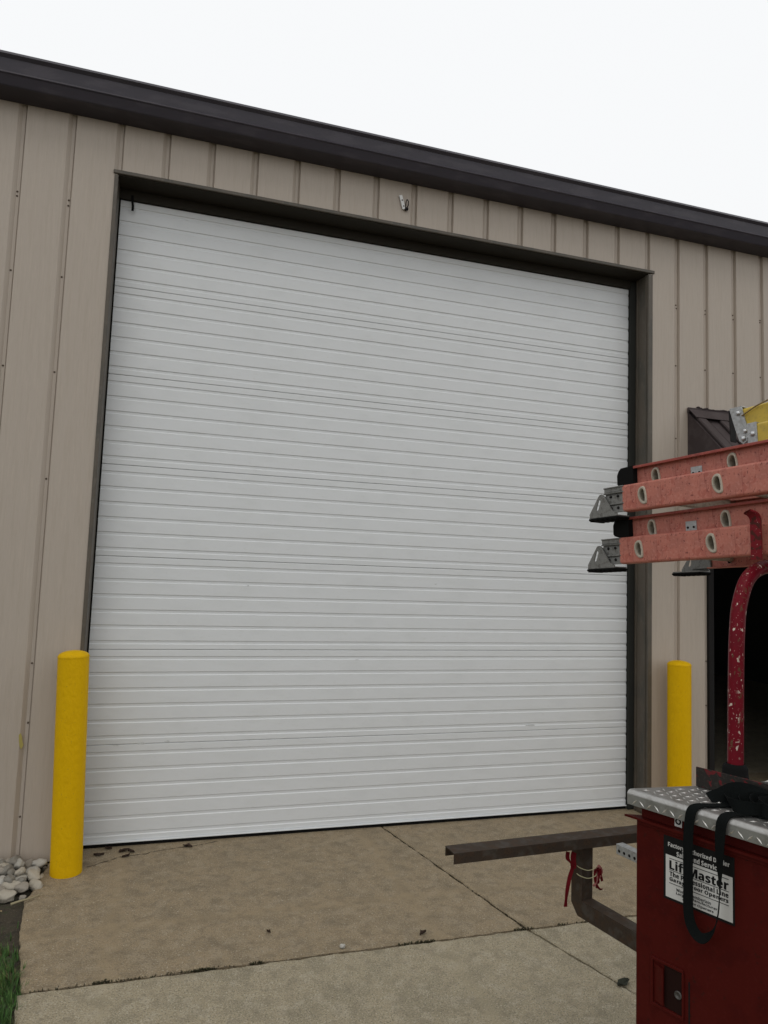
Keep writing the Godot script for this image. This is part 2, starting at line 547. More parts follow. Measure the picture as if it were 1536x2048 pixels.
# ---------------------------------------------------------------- warehouse
func siding(parent: Node, k: int, y0: float, y1: float, cut := -1.0) -> void:
	var poly := PackedVector2Array([Vector2(0, 0), Vector2(P - .058, 0), Vector2(P - .034, -.021), Vector2(P - .015, -.021), Vector2(P - .0125, -.026), Vector2(P - .0090, -.026), Vector2(P - .004, 0), Vector2(P, 0), Vector2(P, -.07), Vector2(0, -.07)])
	if cut > 0.0: poly = PackedVector2Array([Vector2(0, 0), Vector2(cut, 0), Vector2(cut, -.07), Vector2(0, -.07)])
	var st := mb()
	prism(st, poly, Vector3(k * P, y0, 0), Vector3.RIGHT, Vector3(0, 0, 1), Vector3(0, y1 - y0, 0))
	var o := build("siding_panel", st, M.siding, parent)
	if cut > 0.0: return
	var rng := RandomNumberGenerator.new()
	rng.seed = 900 + k
	for y in [4.284, 4.252, 3.749, 3.113, 2.40, 1.226, .856, .288]:
		if y > y1 or y < y0 or k < -6 or k > 26: continue
		var s := mb()
		dome_head(s, Vector3((k + 1) * P - .025 + rng.randf_range(-.004, .004), y + rng.randf_range(-.008, .008), -.021), Vector3(0, 0, 1), .0065, .006)
		build("screw", s, M.screw, o)

func make_warehouse() -> void:
	var w := thing("warehouse", "tan ribbed metal warehouse with dark eave gutter and wide white overhead door", "building")
	var wall := Node3D.new()
	wall.name = "wall"
	w.add_child(wall)
	for k in range(-12, 40):
		if k == 1:
			siding(wall, k, .012, 4.52, .272)
			siding(wall, k, 4.52, 4.98)
		elif k >= 2 and k <= 15: siding(wall, k, 4.52, 4.98)
		elif k >= 18 and k <= 21: siding(wall, k, 2.3, 4.98)
		else: siding(wall, k, .012, 4.98)
	# paint smear and dents on the left panels
	var sp := mb()
	var fan := [Vector2(.252, .79), Vector2(.262, .80), Vector2(.272, .775), Vector2(.276, .745), Vector2(.283, .728), Vector2(.272, .70), Vector2(.262, .715), Vector2(.255, .75)]
	prism(sp, PackedVector2Array(fan), Vector3(-.012, 0, .0005), Vector3.RIGHT, Vector3.UP, Vector3(0, 0, .0012))
	build("paint_smear", sp, plain(lin(.36, .30, .08), .6), wall)
	# shell behind the siding
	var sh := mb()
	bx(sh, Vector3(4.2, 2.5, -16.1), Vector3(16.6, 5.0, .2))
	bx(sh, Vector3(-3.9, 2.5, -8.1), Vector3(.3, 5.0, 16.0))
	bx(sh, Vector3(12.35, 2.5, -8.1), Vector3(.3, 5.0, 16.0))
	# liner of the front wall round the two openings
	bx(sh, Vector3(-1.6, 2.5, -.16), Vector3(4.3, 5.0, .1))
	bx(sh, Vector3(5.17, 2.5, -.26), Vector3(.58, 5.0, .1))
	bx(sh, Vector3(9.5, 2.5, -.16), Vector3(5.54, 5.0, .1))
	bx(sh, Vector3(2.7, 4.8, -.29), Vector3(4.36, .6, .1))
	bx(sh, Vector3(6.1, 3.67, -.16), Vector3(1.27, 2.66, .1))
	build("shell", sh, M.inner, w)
	var fl := mb()
	bx(fl, Vector3(4.2, -.055, -8.3), Vector3(16.3, .1, 15.2))
	build("interior_floor", fl, M.drive, w)
	var rf := mb()
	prism(rf, PackedVector2Array([Vector2(.02, 5.0), Vector2(.02, 5.07), Vector2(-8.1, 6.4), Vector2(-16.3, 5.07), Vector2(-16.3, 5.0), Vector2(-8.1, 6.3)]), Vector3(-4.2, 0, 0), Vector3(0, 0, 1), Vector3.UP, Vector3(16.9, 0, 0))
	build("roof", rf, M.gutter, w)
	# eave gutter in lengths that lap
	var gp := PackedVector2Array([Vector2(.001, 4.874), Vector2(.148, 4.884), Vector2(.154, 4.890), Vector2(.178, 4.942), Vector2(.187, 4.950), Vector2(.171, 4.970), Vector2(.174, 5.052), Vector2(.191, 5.072), Vector2(.178, 5.095), Vector2(.172, 5.085), Vector2(.165, 5.0), Vector2(.12, 4.92), Vector2(.02, 4.91), Vector2(.02, 5.09), Vector2(.001, 5.09)])
	var gut := Node3D.new()
	gut.name = "gutter"
	w.add_child(gut)
	for i in 6:
		var st := mb()
		prism(st, gp, Vector3(-4.2 + i * 2.9, 0, 0), Vector3(0, 0, 1), Vector3.UP, Vector3(2.9, 0, 0))
		build("gutter_length", st, M.gutter, gut)
	# head and jamb flashings of the door opening
	var fr := Node3D.new()
	fr.name = "door_frame"
	w.add_child(fr)
	var ht := mb()
	bx(ht, Vector3(2.731, 4.531, .004), Vector3(4.362, .026, .016), .003)
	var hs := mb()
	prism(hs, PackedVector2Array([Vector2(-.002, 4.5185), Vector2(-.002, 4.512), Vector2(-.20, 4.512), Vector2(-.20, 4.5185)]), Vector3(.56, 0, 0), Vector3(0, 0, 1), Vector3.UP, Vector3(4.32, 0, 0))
	build("head_flashing", ht, M.bronze, fr)
	build("shaded_head_soffit", hs, M.head, fr)  # underside of the head flashing, its shade painted into the material
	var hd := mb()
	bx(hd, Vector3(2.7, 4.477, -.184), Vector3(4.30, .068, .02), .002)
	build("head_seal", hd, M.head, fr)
	var lj := mb()
	bx(lj, Vector3(.5705, 2.256, .002), Vector3(.025, 4.506, .012), .002)
	bx(lj, Vector3(.577, 2.256, -.1), Vector3(.008, 4.502, .19), .001)
	build("jamb_flashing", lj, M.bronze, fr)
	var ls := mb()
	bx(ls, Vector3(.5855, 2.25, -.186), Vector3(.009, 4.49, .012))
	build("jamb_seal", ls, M.rubber, fr)
	var rj := mb()
	bx(rj, Vector3(4.8735, 2.256, .002), Vector3(.043, 4.506, .012), .002)
	bx(rj, Vector3(4.857, 2.256, -.085), Vector3(.010, 4.502, .158), .002)
	bx(rj, Vector3(4.848, 2.256, -.022), Vector3(.006, 4.498, .012), .001)
	bx(rj, Vector3(4.848, 2.256, -.135), Vector3(.008, 4.498, .014), .001)
	build("jamb_flashing", rj, M.bronze, fr)
	var rs := mb()
	bx(rs, Vector3(4.831, 2.25, -.172), Vector3(.062, 4.49, .012), .002)
	bx(rs, Vector3(4.806, 2.25, -.184), Vector3(.012, 4.49, .012), .002)
	build("jamb_seal", rs, M.seal, fr)
	make_door(w)
	# rubber strap hanging at the left end of the head
	var rb := mb()
	ribbon(rb, [Vector3(.665, 4.475, -.175), Vector3(.668, 4.43, -.168), Vector3(.674, 4.39, -.164), Vector3(.673, 4.358, -.168)], [Vector3(1, 0, 0), Vector3(1, 0, .3), Vector3(1, 0, .2), Vector3(1, 0, 0)], .016, .004)
	build("rubber_strip", rb, M.rubber, fr)
	# awning over the side doorway
	var aw := Node3D.new()
	aw.name = "awning"
	w.add_child(aw)
	var ax0 := 5.258; var ax1 := 7.0; var at := 3.345; var ad := .70
	var dirv := Vector3(0, -1, 1).normalized()
	var nrm := Vector3(0, 1, 1).normalized()
	for s in 2:
		var x := ax0 if s == 0 else ax1 - .012
		var st := mb()
		prism(st, PackedVector2Array([Vector2(.001, at), Vector2(ad, at - ad), Vector2(ad, at - ad - .10), Vector2(.001, at - ad - .10)]), Vector3(x, 0, 0), Vector3(0, 0, 1), Vector3.UP, Vector3(.012, 0, 0))
		build("side_panel", st, M.awning, aw)
	var pan := mb()
	var tp := func(u: float, d: float, h: float) -> Vector3: return Vector3(ax0 + u, at, .002) + dirv * d + nrm * h
	var len_ := ad * sqrt(2.0)
	var u := .012
	while u < ax1 - ax0 - .03:                                   # pans of the sloping sheet, each with an upturned rib
		var st := mb()
		var u2 := minf(u + .23, ax1 - ax0 - .012)
		prism(st, PackedVector2Array([Vector2(u, 0), Vector2(u2, 0), Vector2(u2, .005), Vector2(u2 - .085, .005), Vector2(u2 - .095, -.0), Vector2(u2 - .1, .004), Vector2(u, .004)]), Vector3(ax0, at, .002) - nrm * .004, Vector3.RIGHT, nrm, dirv * len_)
		bx(st, Vector3.ZERO, Vector3(.085, .028, len_ - .09), .008, Transform3D(Basis(Vector3.RIGHT, nrm, dirv), tp.call(u + .045, len_ * .5 + .045, .014)))
		build("awning_pan", st, M.awning, aw)
		u += .23
	var cap := mb()
	bx(cap, Vector3.ZERO, Vector3(ax1 - ax0 + .02, .006, .125), .002, Transform3D(Basis(Vector3.RIGHT, nrm, dirv), tp.call((ax1 - ax0) * .5, .066, .032)))
	bx(cap, Vector3((ax0 + ax1) * .5, at + .014, .012), Vector3(ax1 - ax0 + .016, .05, .018), .003)
	build("ridge_cap", cap, M.awning, aw)
	var edge := mb()
	bx(edge, Vector3((ax0 + ax1) * .5, at - ad - .05, ad + .006), Vector3(ax1 - ax0 + .02, .10, .012), .003)
	build("fascia", edge, M.awning, aw)
	# lumpy sealant along the top of the awning
	var seal := mb()
	var rng := RandomNumberGenerator.new()
	rng.seed = 12
	for i in 34:
		var x := ax0 + .10 + i * .022
		bx(seal, Vector3(x, at + .042 + rng.randf_range(-.006, .008), .014), Vector3(.028, .014, .022), .005)
	build("sealant", seal, M.awning, aw)
	# side doorway: dark frame round an open doorway
	var dd := Node3D.new()
	dd.name = "side_doorway"
	w.add_child(dd)
	var dfm := mb()
	bx(dfm, Vector3(5.497, 1.155, -.075), Vector3(.055, 2.29, .16), .004)
	bx(dfm, Vector3(6.684, 1.155, -.075), Vector3(.055, 2.29, .16), .004)
	bx(dfm, Vector3(6.09, 2.275, -.075), Vector3(1.13, .05, .158), .004)
	build("frame", dfm, M.black_steel, dd)

func make_door(w: Node3D) -> void:
	var door := Node3D.new()
	door.name = "overhead_door"
	w.add_child(door)
	var x0 := .572; var x1 := 4.803
	# face profile of one section, from its bottom edge up: (depth, height)
	for i in 7:
		var yb := .03 + SECTION * i
		var prof := PackedVector2Array()
		prof.append(Vector2(-.05, .0010))
		prof.append(Vector2(-.005, .0010))
		prof.append(Vector2(-.0012, .0022))
		prof.append(Vector2(0, .006))
		for g in range(5, -1, -1):
			var top := SECTION - .0444 - g * .1047
			var bot := top - .0262
			prof.append(Vector2(0, bot))
			prof.append(Vector2(-.0052, bot + .0050))
			prof.append(Vector2(-.0052, top - .0036))
			prof.append(Vector2(0, top))
		prof.append(Vector2(0, SECTION - .005))
		prof.append(Vector2(-.001, SECTION - .0022))
		prof.append(Vector2(-.005, SECTION - .0008))
		prof.append(Vector2(-.05, SECTION - .0008))
		var st := mb()
		prism(st, prof, Vector3(x0, yb, DOOR_Z), Vector3(0, 0, 1), Vector3.UP, Vector3(x1 - x0, 0, 0))
		build("door_section", st, M.door, door)
	# scuffs and specks that show on the white skin
	for q in [[.96, .665, .05, .010], [1.13, .668, .028, .012], [.80, .655, .03, .006], [1.62, 1.745, .012, .008], [3.06, 1.80, .016, .007], [3.9, .70, .06, .008], [2.45, 1.22, .02, .005]]:
		var sc := mb()
		var rs := RandomNumberGenerator.new()
		rs.seed = int(q[0] * 100)
		var pg := PackedVector2Array()
		for i in 12:
			var a := TAU * i / 12
			pg.append(Vector2(cos(a) * q[2] * rs.randf_range(.4, 1.0), sin(a) * q[3] * rs.randf_range(.4, 1.0)))
		prism(sc, pg, Vector3(q[0], q[1], DOOR_Z + .0002), Vector3.RIGHT, Vector3.UP, Vector3(0, 0, .0005))
		build("scuff", sc, M.scuff, door)
	var bs := mb()
	bx(bs, Vector3((x0 + x1) * .5, .0285, -.194), Vector3(x1 - x0 - .004, .006, .022), .001)
	build("bottom_rail", bs, M.door, door)
	var se := mb()
	bx(se, Vector3((x0 + x1) * .5, .013, -.212), Vector3(x1 - x0, .025, .035), .004)
	build("bottom_seal", se, M.rubber, door)

# ---------------------------------------------------------------- bollards, sensor
func make_bollards() -> void:
	var prof := PackedVector2Array([Vector2(.0905, -.02), Vector2(.0905, 1.284), Vector2(.0915, 1.286), Vector2(.0915, 1.294)])
	for i in 9:
		var a := deg_to_rad(i * 10.0 + 6)
		prof.append(Vector2(.0915 * cos(a) * .985, 1.294 + .034 * sin(a)))
	prof.append(Vector2(0, 1.3285))
	var b := thing("bollard", "yellow steel bollard beside the pale stones, left of the overhead door", "bollard", Vector3(.585, 0, .158), "yellow bollards guarding the overhead door")
	b.rotation.z = deg_to_rad(2.0)
	var st := mb()
	lathe(st, prof.slice(0, 2), Vector3.ZERO, 48)
	build("post", st, M.yellow, b)
	var cp := mb()
	lathe(cp, prof.slice(1), Vector3.ZERO, 48)
	build("domed_cap", cp, M.yellow, b)
	var c := b.duplicate()
	c.name = numbered("bollard")
	add_child(c)
	c.position = Vector3(5.045, 0, .15)
	c.rotation = Vector3(0, 2.1, 0)
	c.scale = Vector3(1, .945, 1)
	c.set_meta("label", "yellow steel bollard beside the dark doorway, behind the red truck")
	# small bracket screwed to the wall over the door
	var s := thing("wall_bracket", "small pale metal bracket with looped black cable above the door", "bracket", Vector3(2.614, 4.71, 0))
	s.rotation.z = deg_to_rad(17)
	var pm := mb()
	bx(pm, Vector3(0, 0, .012), Vector3(.026, .112, .004), .001)
	bx(pm, Vector3(0, .053, .006), Vector3(.026, .004, .012), .001)
	build("plate", pm, plain(lin(.62, .62, .60), .4, .3), s)
	for y in [.015, -.032]:
		var sc := mb()
		dome_head(sc, Vector3(.002, y, .014), Vector3(0, 0, 1), .006, .004)
		build("screw", sc, M.screw, s)
	var cb := mb()
	tube(cb, smooth_path([Vector3(.012, -.052, .012), Vector3(.02, -.02, .022), Vector3(.036, .01, .024), Vector3(.046, -.004, .02), Vector3(.04, -.03, .016), Vector3(.022, -.05, .014)], 6), .0035, 8)
	build("cable", cb, M.rubber, s)
	var hb := mb()
	bx(hb, Vector3(.018, -.058, .016), Vector3(.026, .022, .02), .004)
	build("sensor_head", hb, M.black_steel, s)

# ---------------------------------------------------------------- truck
func label_line(parent: Node, text: String, m: Material, size: Vector2, at: Vector3, font_bold := true, heavy := .0003) -> void:
	var f := SystemFont.new()
	f.font_names = PackedStringArray(["Droid Sans"])
	f.font_weight = 700 if font_bold else 400
	var tm := TextMesh.new()
	tm.text = text
	tm.font = f
	tm.font_size = 32
	tm.pixel_size = .001
	tm.depth = .01
	tm.curve_step = 2.0
	var box := tm.get_aabb()
	var sx := size.x / maxf(box.size.x, .001)
	var sy := size.y / maxf(box.size.y, .001)
	var cx := box.position + box.size * .5
	# text runs along +z of the truck and faces -x; copies a hair apart give a heavy face
	var bas := Basis(Vector3(0, 0, sx), Vector3(0, sy, 0), Vector3(-.08, 0, 0))
	var st := SurfaceTool.new()
	for q in [Vector2(-1, 0), Vector2(1, 0), Vector2(0, .6), Vector2(0, -.6)]:
		st.append_from(tm, 0, Transform3D(bas, at - bas * cx + Vector3(q.y * .0001 if q.y != 0 else q.x * .00005, q.y * heavy * .5, q.x * heavy * .5)))
	put("lettering", st.commit(), m, parent)

func lozenges(st: SurfaceTool, poly: PackedVector2Array, o: Vector3, u: Vector3, w: Vector3, n: Vector3, pitch := .026) -> void:
	var lo := poly[0]; var hi := poly[0]
	for p in poly:
		lo = lo.min(p); hi = hi.max(p)
	var i := 0
	var y := lo.y + pitch * .5
	while y < hi.y:
		var k := 0
		var x := lo.x + pitch * .5
		while x < hi.x:
			if Geometry2D.is_point_in_polygon(Vector2(x, y), poly):
				var a := deg_to_rad(45.0 if (i + k) % 2 == 0 else -45.0)
				var d := (u * cos(a) + w * sin(a)) * pitch * .47
				var s := (w * cos(a) - u * sin(a)) * pitch * .115
				var c := o + u * x + w * y
				var t := c + n * .0022
				var q := [c - d, c - s, c + d, c + s]
				for j in 4:
					if u.cross(w).dot(n) > 0: tri(st, q[j], q[(j + 1) % 4], t)
					else: tri(st, q[(j + 1) % 4], q[j], t)
			x += pitch
			k += 1
		y += pitch
		i += 1

func make_truck() -> void:
	var o := Vector3(2.445, 0, 3.034)
	var t := thing("utility_truck", "dark red utility truck with diamond plate lid, dealer sticker and bent rack pipe", "truck", o)
	t.rotation.y = deg_to_rad(21.5)
	var inv := t.transform.affine_inverse()
	var U := Vector3.UP; var X := Vector3.RIGHT; var Z := Vector3(0, 0, 1)
	# side compartment that faces the viewer (local x inboard, z toward the cab)
	var body := mb()
	prism(body, PackedVector2Array([Vector2(.02, .02), Vector2(.44, .205), Vector2(.44, 1.0), Vector2(.02, 1.0)]), Vector3(0, .52, 0), X, Z, Vector3(0, .648, 0))
	prism(body, PackedVector2Array([Vector2(.02, 1.0), Vector2(.44, 1.0), Vector2(.44, 1.9), Vector2(.02, 1.9)]), Vector3(0, .86, 0), X, Z, Vector3(0, .308, 0))
	prism(body, PackedVector2Array([Vector2(.02, 1.9), Vector2(.44, 1.9), Vector2(.44, 2.4), Vector2(.02, 2.4)]), Vector3(0, .52, 0), X, Z, Vector3(0, .648, 0))
	build("side_compartment", body, M.red, t)
	var neck := mb()
	prism(neck, PackedVector2Array([Vector2(.03, .03), Vector2(.43, .206), Vector2(.43, 2.39), Vector2(.03, 2.39)]), Vector3(0, 1.168, 0), X, Z, Vector3(0, .042, 0))
	build("lid_neck", neck, M.red, t)
	var fl := mb()
	prism(fl, PackedVector2Array([Vector2(.004, -.012), Vector2(.05, .035), Vector2(.05, 2.39), Vector2(.004, 2.39)]), Vector3(0, 1.166, 0), X, Z, Vector3(0, .006, 0))
	bx(fl, Vector3(.017, 1.160, 1.21), Vector3(.006, .014, 2.37), .001)
	build("flange", fl, M.red, t)
	# diamond plate lid with a rolled front edge
	var lid := mb()
	var skew := .47
	var prof := PackedVector2Array()                # (x, y) outline of the outer roll
	prof.append(Vector2(.0, 1.206)); prof.append(Vector2(-.0005, 1.235))
	for i in 7:
		var a := deg_to_rad(180.0 - i * 15.0)
		prof.append(Vector2(.0135 + .0140 * cos(a), 1.2360 + .0140 * sin(a)))
	prof.append(Vector2(.46, 1.25))
	for i in prof.size() - 1:
		var a := prof[i]; var b := prof[i + 1]
		lid.set_smooth_group(3 if i > 0 and i < prof.size() - 2 else -1)
		quad(lid, Vector3(a.x, a.y, a.x * skew), Vector3(a.x, a.y, 2.4), Vector3(b.x, b.y, 2.4), Vector3(b.x, b.y, b.x * skew))
	lid.set_smooth_group(-1)
	for i in prof.size() - 1:                       # rear lip
		var a := prof[i]; var b := prof[i + 1]
		quad(lid, Vector3(b.x, b.y, b.x * skew), Vector3(b.x, 1.206, b.x * skew), Vector3(a.x, 1.206, a.x * skew), Vector3(a.x, a.y, a.x * skew))
	quad(lid, Vector3(0, 1.206, 0), Vector3(.46, 1.206, .46 * skew), Vector3(.46, 1.206, 2.4), Vector3(0, 1.206, 2.4))
	quad(lid, Vector3(.46, 1.206, .46 * skew), Vector3(.46, 1.25, .46 * skew), Vector3(.46, 1.25, 2.4), Vector3(.46, 1.206, 2.4))
	var ld := build("lid", lid, M.tread, t)
	var lz := mb()
	lozenges(lz, PackedVector2Array([Vector2(.022, .03), Vector2(.45, .24), Vector2(.45, 1.3), Vector2(.022, 1.3)]), Vector3(0, 1.2502, 0), X, Z, U)
	lozenges(lz, PackedVector2Array([Vector2(.012, -.002), Vector2(1.4, -.002), Vector2(1.4, .028), Vector2(.012, .028)]), Vector3(-.0007, 1.207, 0), Z, U, -X, .024)
	var lzp := build("tread_pattern", lz, M.lozenge, ld)
	lzp.set_meta("kind", "stuff")
	# dealer sticker: black field, white panel, lettering
	var stk := mb()
	bx(stk, Vector3(.0194, 1.057, .2085), Vector3(.0014, .176, .203))
	var sticker := build("sticker", stk, M.ink_black, t)
	var wp := mb()
	bx(wp, Vector3(.0184, 1.0345, .2095), Vector3(.001, .117, .191))
	build("white_panel", wp, M.ink_white, sticker)
	label_line(sticker, "Factory Authorized Dealer", M.ink_white, Vector2(.176, .0165), Vector3(.0182, 1.1215, .209), true, .0001)
	label_line(sticker, "Sales and Service", M.ink_white, Vector2(.124, .0135), Vector3(.0182, 1.1035, .209), true, .0001)
	label_line(sticker, "LiftMaster", M.ink_black, Vector2(.168, .0255), Vector3(.0176, 1.0685, .210), true, .0011)
	label_line(sticker, "The Professional Line", M.ink_black, Vector2(.168, .0135), Vector3(.0176, 1.0430, .210))
	label_line(sticker, "Garage Door Openers", M.ink_black, Vector2(.168, .0135), Vector3(.0176, 1.0265, .210))
	label_line(sticker, "World Chamberlain", M.ink_black, Vector2(.100, .0085), Vector3(.0176, 1.0045, .196), false)
	label_line(sticker, "Largest Manufacturer", M.ink_black, Vector2(.118, .0085), Vector3(.0176, .9945, .205), false)
	label_line(sticker, "of Door Openers", M.ink_black, Vector2(.088, .0085), Vector3(.0176, .9840, .209), false)
	for y in [1.0845, 1.0525, 1.0165]:
		var ln := mb()
		bx(ln, Vector3(.0177, y, .210), Vector3(.0004, .0016, .170))
		build("printed_rule", ln, M.ink_black, sticker)
	# small round-symbol badge on the neck
	var bd := mb()
	bx(bd, Vector3(.028, 1.191, .147), Vector3(.0016, .030, .022))
	var badge := build("badge", bd, M.ink_white, t)
	var bring := mb()
	lathe(bring, PackedVector2Array([Vector2(.009, 0), Vector2(.009, .001), Vector2(.0045, .001), Vector2(.0045, 0)]), Vector3.ZERO, 16, Transform3D(Basis(Vector3(0, 0, 1), Vector3(-1, 0, 0), Vector3(0, 1, 0)).orthonormalized(), Vector3(.0271, 1.191, .147)))
	build("round_symbol", bring, M.ink_black, badge)
	# recessed paddle latch and the door seam
	var lt := mb()
	bx(lt, Vector3(.0175, .79, .118), Vector3(.006, .008, .10), .001)
	bx(lt, Vector3(.0175, .665, .118), Vector3(.006, .008, .10), .001)
	bx(lt, Vector3(.0175, .7275, .072), Vector3(.006, .117, .008), .001)
	bx(lt, Vector3(.0175, .7275, .166), Vector3(.006, .117, .006), .001)
	var latch := build("latch", lt, M.red, t)
	var dk := mb()
	bx(dk, Vector3(.0192, .7275, .136), Vector3(.0014, .113, .052))
	build("recess", dk, plain(lin(.016, .006, .005), .6, 0.0, .2), latch)
	var pd := mb()
	prism(pd, PackedVector2Array([Vector2(.0185, .079), Vector2(.006, .109), Vector2(.009, .112), Vector2(.0185, .092)]), Vector3(0, .678, 0), X, Z, Vector3(0, .098, 0))
	build("paddle", pd, M.red, latch)
	var lc := mb()
	lathe(lc, PackedVector2Array([Vector2(.011, 0), Vector2(.011, .004), Vector2(.008, .005), Vector2(.007, .003), Vector2(0, .003)]), Vector3.ZERO, 16, Transform3D(Basis(Vector3(0, 0, 1), Vector3(-1, 0, 0), Vector3(0, 1, 0)), Vector3(.0184, .722, .152)))
	build("lock", lc, plain(lin(.09, .085, .08), .5, .6), latch)
	var sm := mb()
	bx(sm, Vector3(.0194, .64, .183), Vector3(.002, .26, .0035))
	build("seam", sm, M.ink_black, t)
	# black and red angle plate on the lid
	var pl := mb()
	bx(pl, Vector3(.212, 1.281, .50), Vector3(.006, .058, .79), .001)
	bx(pl, Vector3(.235, 1.255, .50), Vector3(.05, .006, .79), .001)
	build("angle_plate", pl, M.plate, t)
	# rack pipe rising from a collar on the lid
	var wpts := [Vector3(2.752, 1.27, 3.136), Vector3(2.762, 1.40, 3.128), Vector3(2.771, 1.55, 3.121), Vector3(2.779, 1.675, 3.116), Vector3(2.789, 1.745, 3.110), Vector3(2.806, 1.812, 3.101), Vector3(2.852, 1.892, 3.085), Vector3(2.923, 1.933, 3.066), Vector3(3.03, 1.944, 3.039), Vector3(3.25, 1.945, 2.984), Vector3(3.9, 1.945, 2.82)]
	var lp := []
	for p in wpts: lp.append(inv * p)
	var pp := mb()
	tube(pp, smooth_path(lp, 6), .0228, 20)
	build("rack_pipe", pp, M.chipped, t)
	var co := mb()
	var cb: Vector3 = lp[0]
	lathe(co, PackedVector2Array([Vector2(.045, 0), Vector2(.045, .012), Vector2(.038, .016), Vector2(.038, .05), Vector2(.036, .052), Vector2(.036, .075), Vector2(.030, .085), Vector2(.0245, .088)]), Vector3(cb.x, 1.2505, cb.z), 24)
	build("pipe_collar", co, M.rubber, t)
	var hk := mb()
	# flat upright hook welded on the pipe, its tip curled outward
	var hp := []
	for q in [Vector3(-.030, -.068, .452), Vector3(-.030, -.02, .455), Vector3(-.030, .03, .456), Vector3(-.030, .062, .457), Vector3(-.037, .078, .452), Vector3(-.052, .086, .444)]:
		hp.append(inv * (ladder_frame(false) * (q + Vector3(0, 0, .03))))
	var hz := inv.basis * (ladder_frame(false).basis * Vector3(0, 0, 1))
	ribbon(hk, hp, [hz, hz, hz, hz, hz, hz], .036, .006, 4)
	build("rack_hook", hk, M.hook, t)
	# bed floor, far compartment, wheels, hitch beam
	var bf := mb()
	bx(bf, Vector3(.98, .83, 1.4), Vector3(1.07, .04, 2.0), .003)
	build("bed_floor", bf, M.red, t)
	var fc := mb()
	bx(fc, Vector3(1.74, .90, 1.4), Vector3(.44, .70, 2.0), .01)
	build("far_compartment", fc, M.red, t)
	for x in [.16, 1.75]:
		var wh := mb()
		lathe(wh, PackedVector2Array([Vector2(.22, -.11), Vector2(.36, -.11), Vector2(.39, -.08), Vector2(.39, .08), Vector2(.36, .11), Vector2(.22, .11)]), Vector3.ZERO, 32, Transform3D(Basis(Vector3(0, 1, 0), Vector3(-1, 0, 0), Vector3(0, 0, 1)), Vector3(x, .39, 1.45)))
		var wn := build("wheel", wh, M.tyre, t)
		var ri := mb()
		lathe(ri, PackedVector2Array([Vector2(0, -.05), Vector2(.1, -.05), Vector2(.12, .06), Vector2(.22, .09), Vector2(.22, -.1), Vector2(0, -.1)]), Vector3.ZERO, 24, Transform3D(Basis(Vector3(0, 1, 0), Vector3(-1, 0, 0), Vector3(0, 0, 1)), Vector3(x, .39, 1.45)))
		build("rim", ri, M.steel, wn)
	var bm := mb()
	bx(bm, Vector3(.95, .64, .55), Vector3(.9, .12, .12), .008)
	bx(bm, Vector3(.45, .66, 1.5), Vector3(.08, .16, 2.2), .005)
	bx(bm, Vector3(1.45, .66, 1.5), Vector3(.08, .16, 2.2), .005)
	build("chassis", bm, M.black_steel, t)
	# rusty support arm out of the hitch, with a channel across its top
	var arm := mb()
	var vb := Vector3(2.717, .587, 2.378)
	var ad := Vector3(sin(deg_to_rad(12)), 0, cos(deg_to_rad(12)))
	var ax := Vector3(ad.z, 0, -ad.x)
	var h := .0285
	var poly := PackedVector2Array([Vector2(-h, 0.06), Vector2(-h, .235), Vector2(h, .235), Vector2(h, .037), Vector2(.80, .037), Vector2(.80, -.027), Vector2(.028, -.027)])
	var ib := inv.basis
	var oo: Vector3 = inv * (vb - ax * h)
	# mitred elbow: poly in (along arm, up)
	prism(arm, PackedVector2Array([Vector2(-h, .014), Vector2(-h, .238), Vector2(h, .238), Vector2(h, .037), Vector2(.80, .037), Vector2(.80, -.027), Vector2(.006, -.027)]), oo, ib * ad, U, ib * (ax * h * 2.0))
	build("support_arm", arm, M.rust, t)
	var ch := mb()
	var cd := Vector3(cos(deg_to_rad(3)), 0, -sin(deg_to_rad(3)))
	var cz := Vector3(sin(deg_to_rad(3)), 0, cos(deg_to_rad(3)))
	var c0 := Vector3(2.709, .80, 2.395) + cz * .015
	# open channel, legs down
	prism(ch, PackedVector2Array([Vector2(-.044, .036), Vector2(-.044, .071), Vector2(.032, .071), Vector2(.032, .033), Vector2(.028, .033), Vector2(.028, .067), Vector2(-.040, .067), Vector2(-.040, .036)]), inv * (c0 - cd * .588), ib * cz, U, ib * (cd * 1.25))
	build("cross_channel", ch, M.rust, t)

# ---------------------------------------------------------------- ladders
func ladder_frame(upper: bool) -> Transform3D:
	var az := deg_to_rad(14.0 if upper else 13.0)
	var el := deg_to_rad(3.0 if upper else 3.3)
	var z := Vector3(sin(az) * cos(el), sin(el), cos(az) * cos(el))
	var x := Vector3(cos(az), 0, -sin(az))
	var b := Basis(x, z.cross(x), z)
	return Transform3D(b, Vector3(2.758, 2.2, 2.688) if upper else Vector3(2.785, 2.0, 2.633))

func d_outline(rx: float, ry: float) -> PackedVector2Array:
	# D-shaped rung end in (z, y): flat toward +z, round toward -z, slightly leaning
	var p := PackedVector2Array()
	for i in 24:
		var a := TAU * i / 24
		var q := Vector2(cos(a) * rx, sin(a) * ry)
		if q.x > rx * .42: q.x = rx * .42 + (q.x - rx * .42) * .30
		q.x += q.y * -.12
		p.append(q + Vector2(rx * .22, 0))
	return p

func band(st: SurfaceTool, a: PackedVector2Array, xa: float, b: PackedVector2Array, xb: float, grp: int) -> void:
	st.set_smooth_group(grp)
	for i in a.size():
		var j := (i + 1) % a.size()
		quad(st, Vector3(xa, a[i].y, a[i].x), Vector3(xb, b[i].y, b[i].x), Vector3(xb, b[j].y, b[j].x), Vector3(xa, a[j].y, a[j].x))
	st.set_smooth_group(-1)

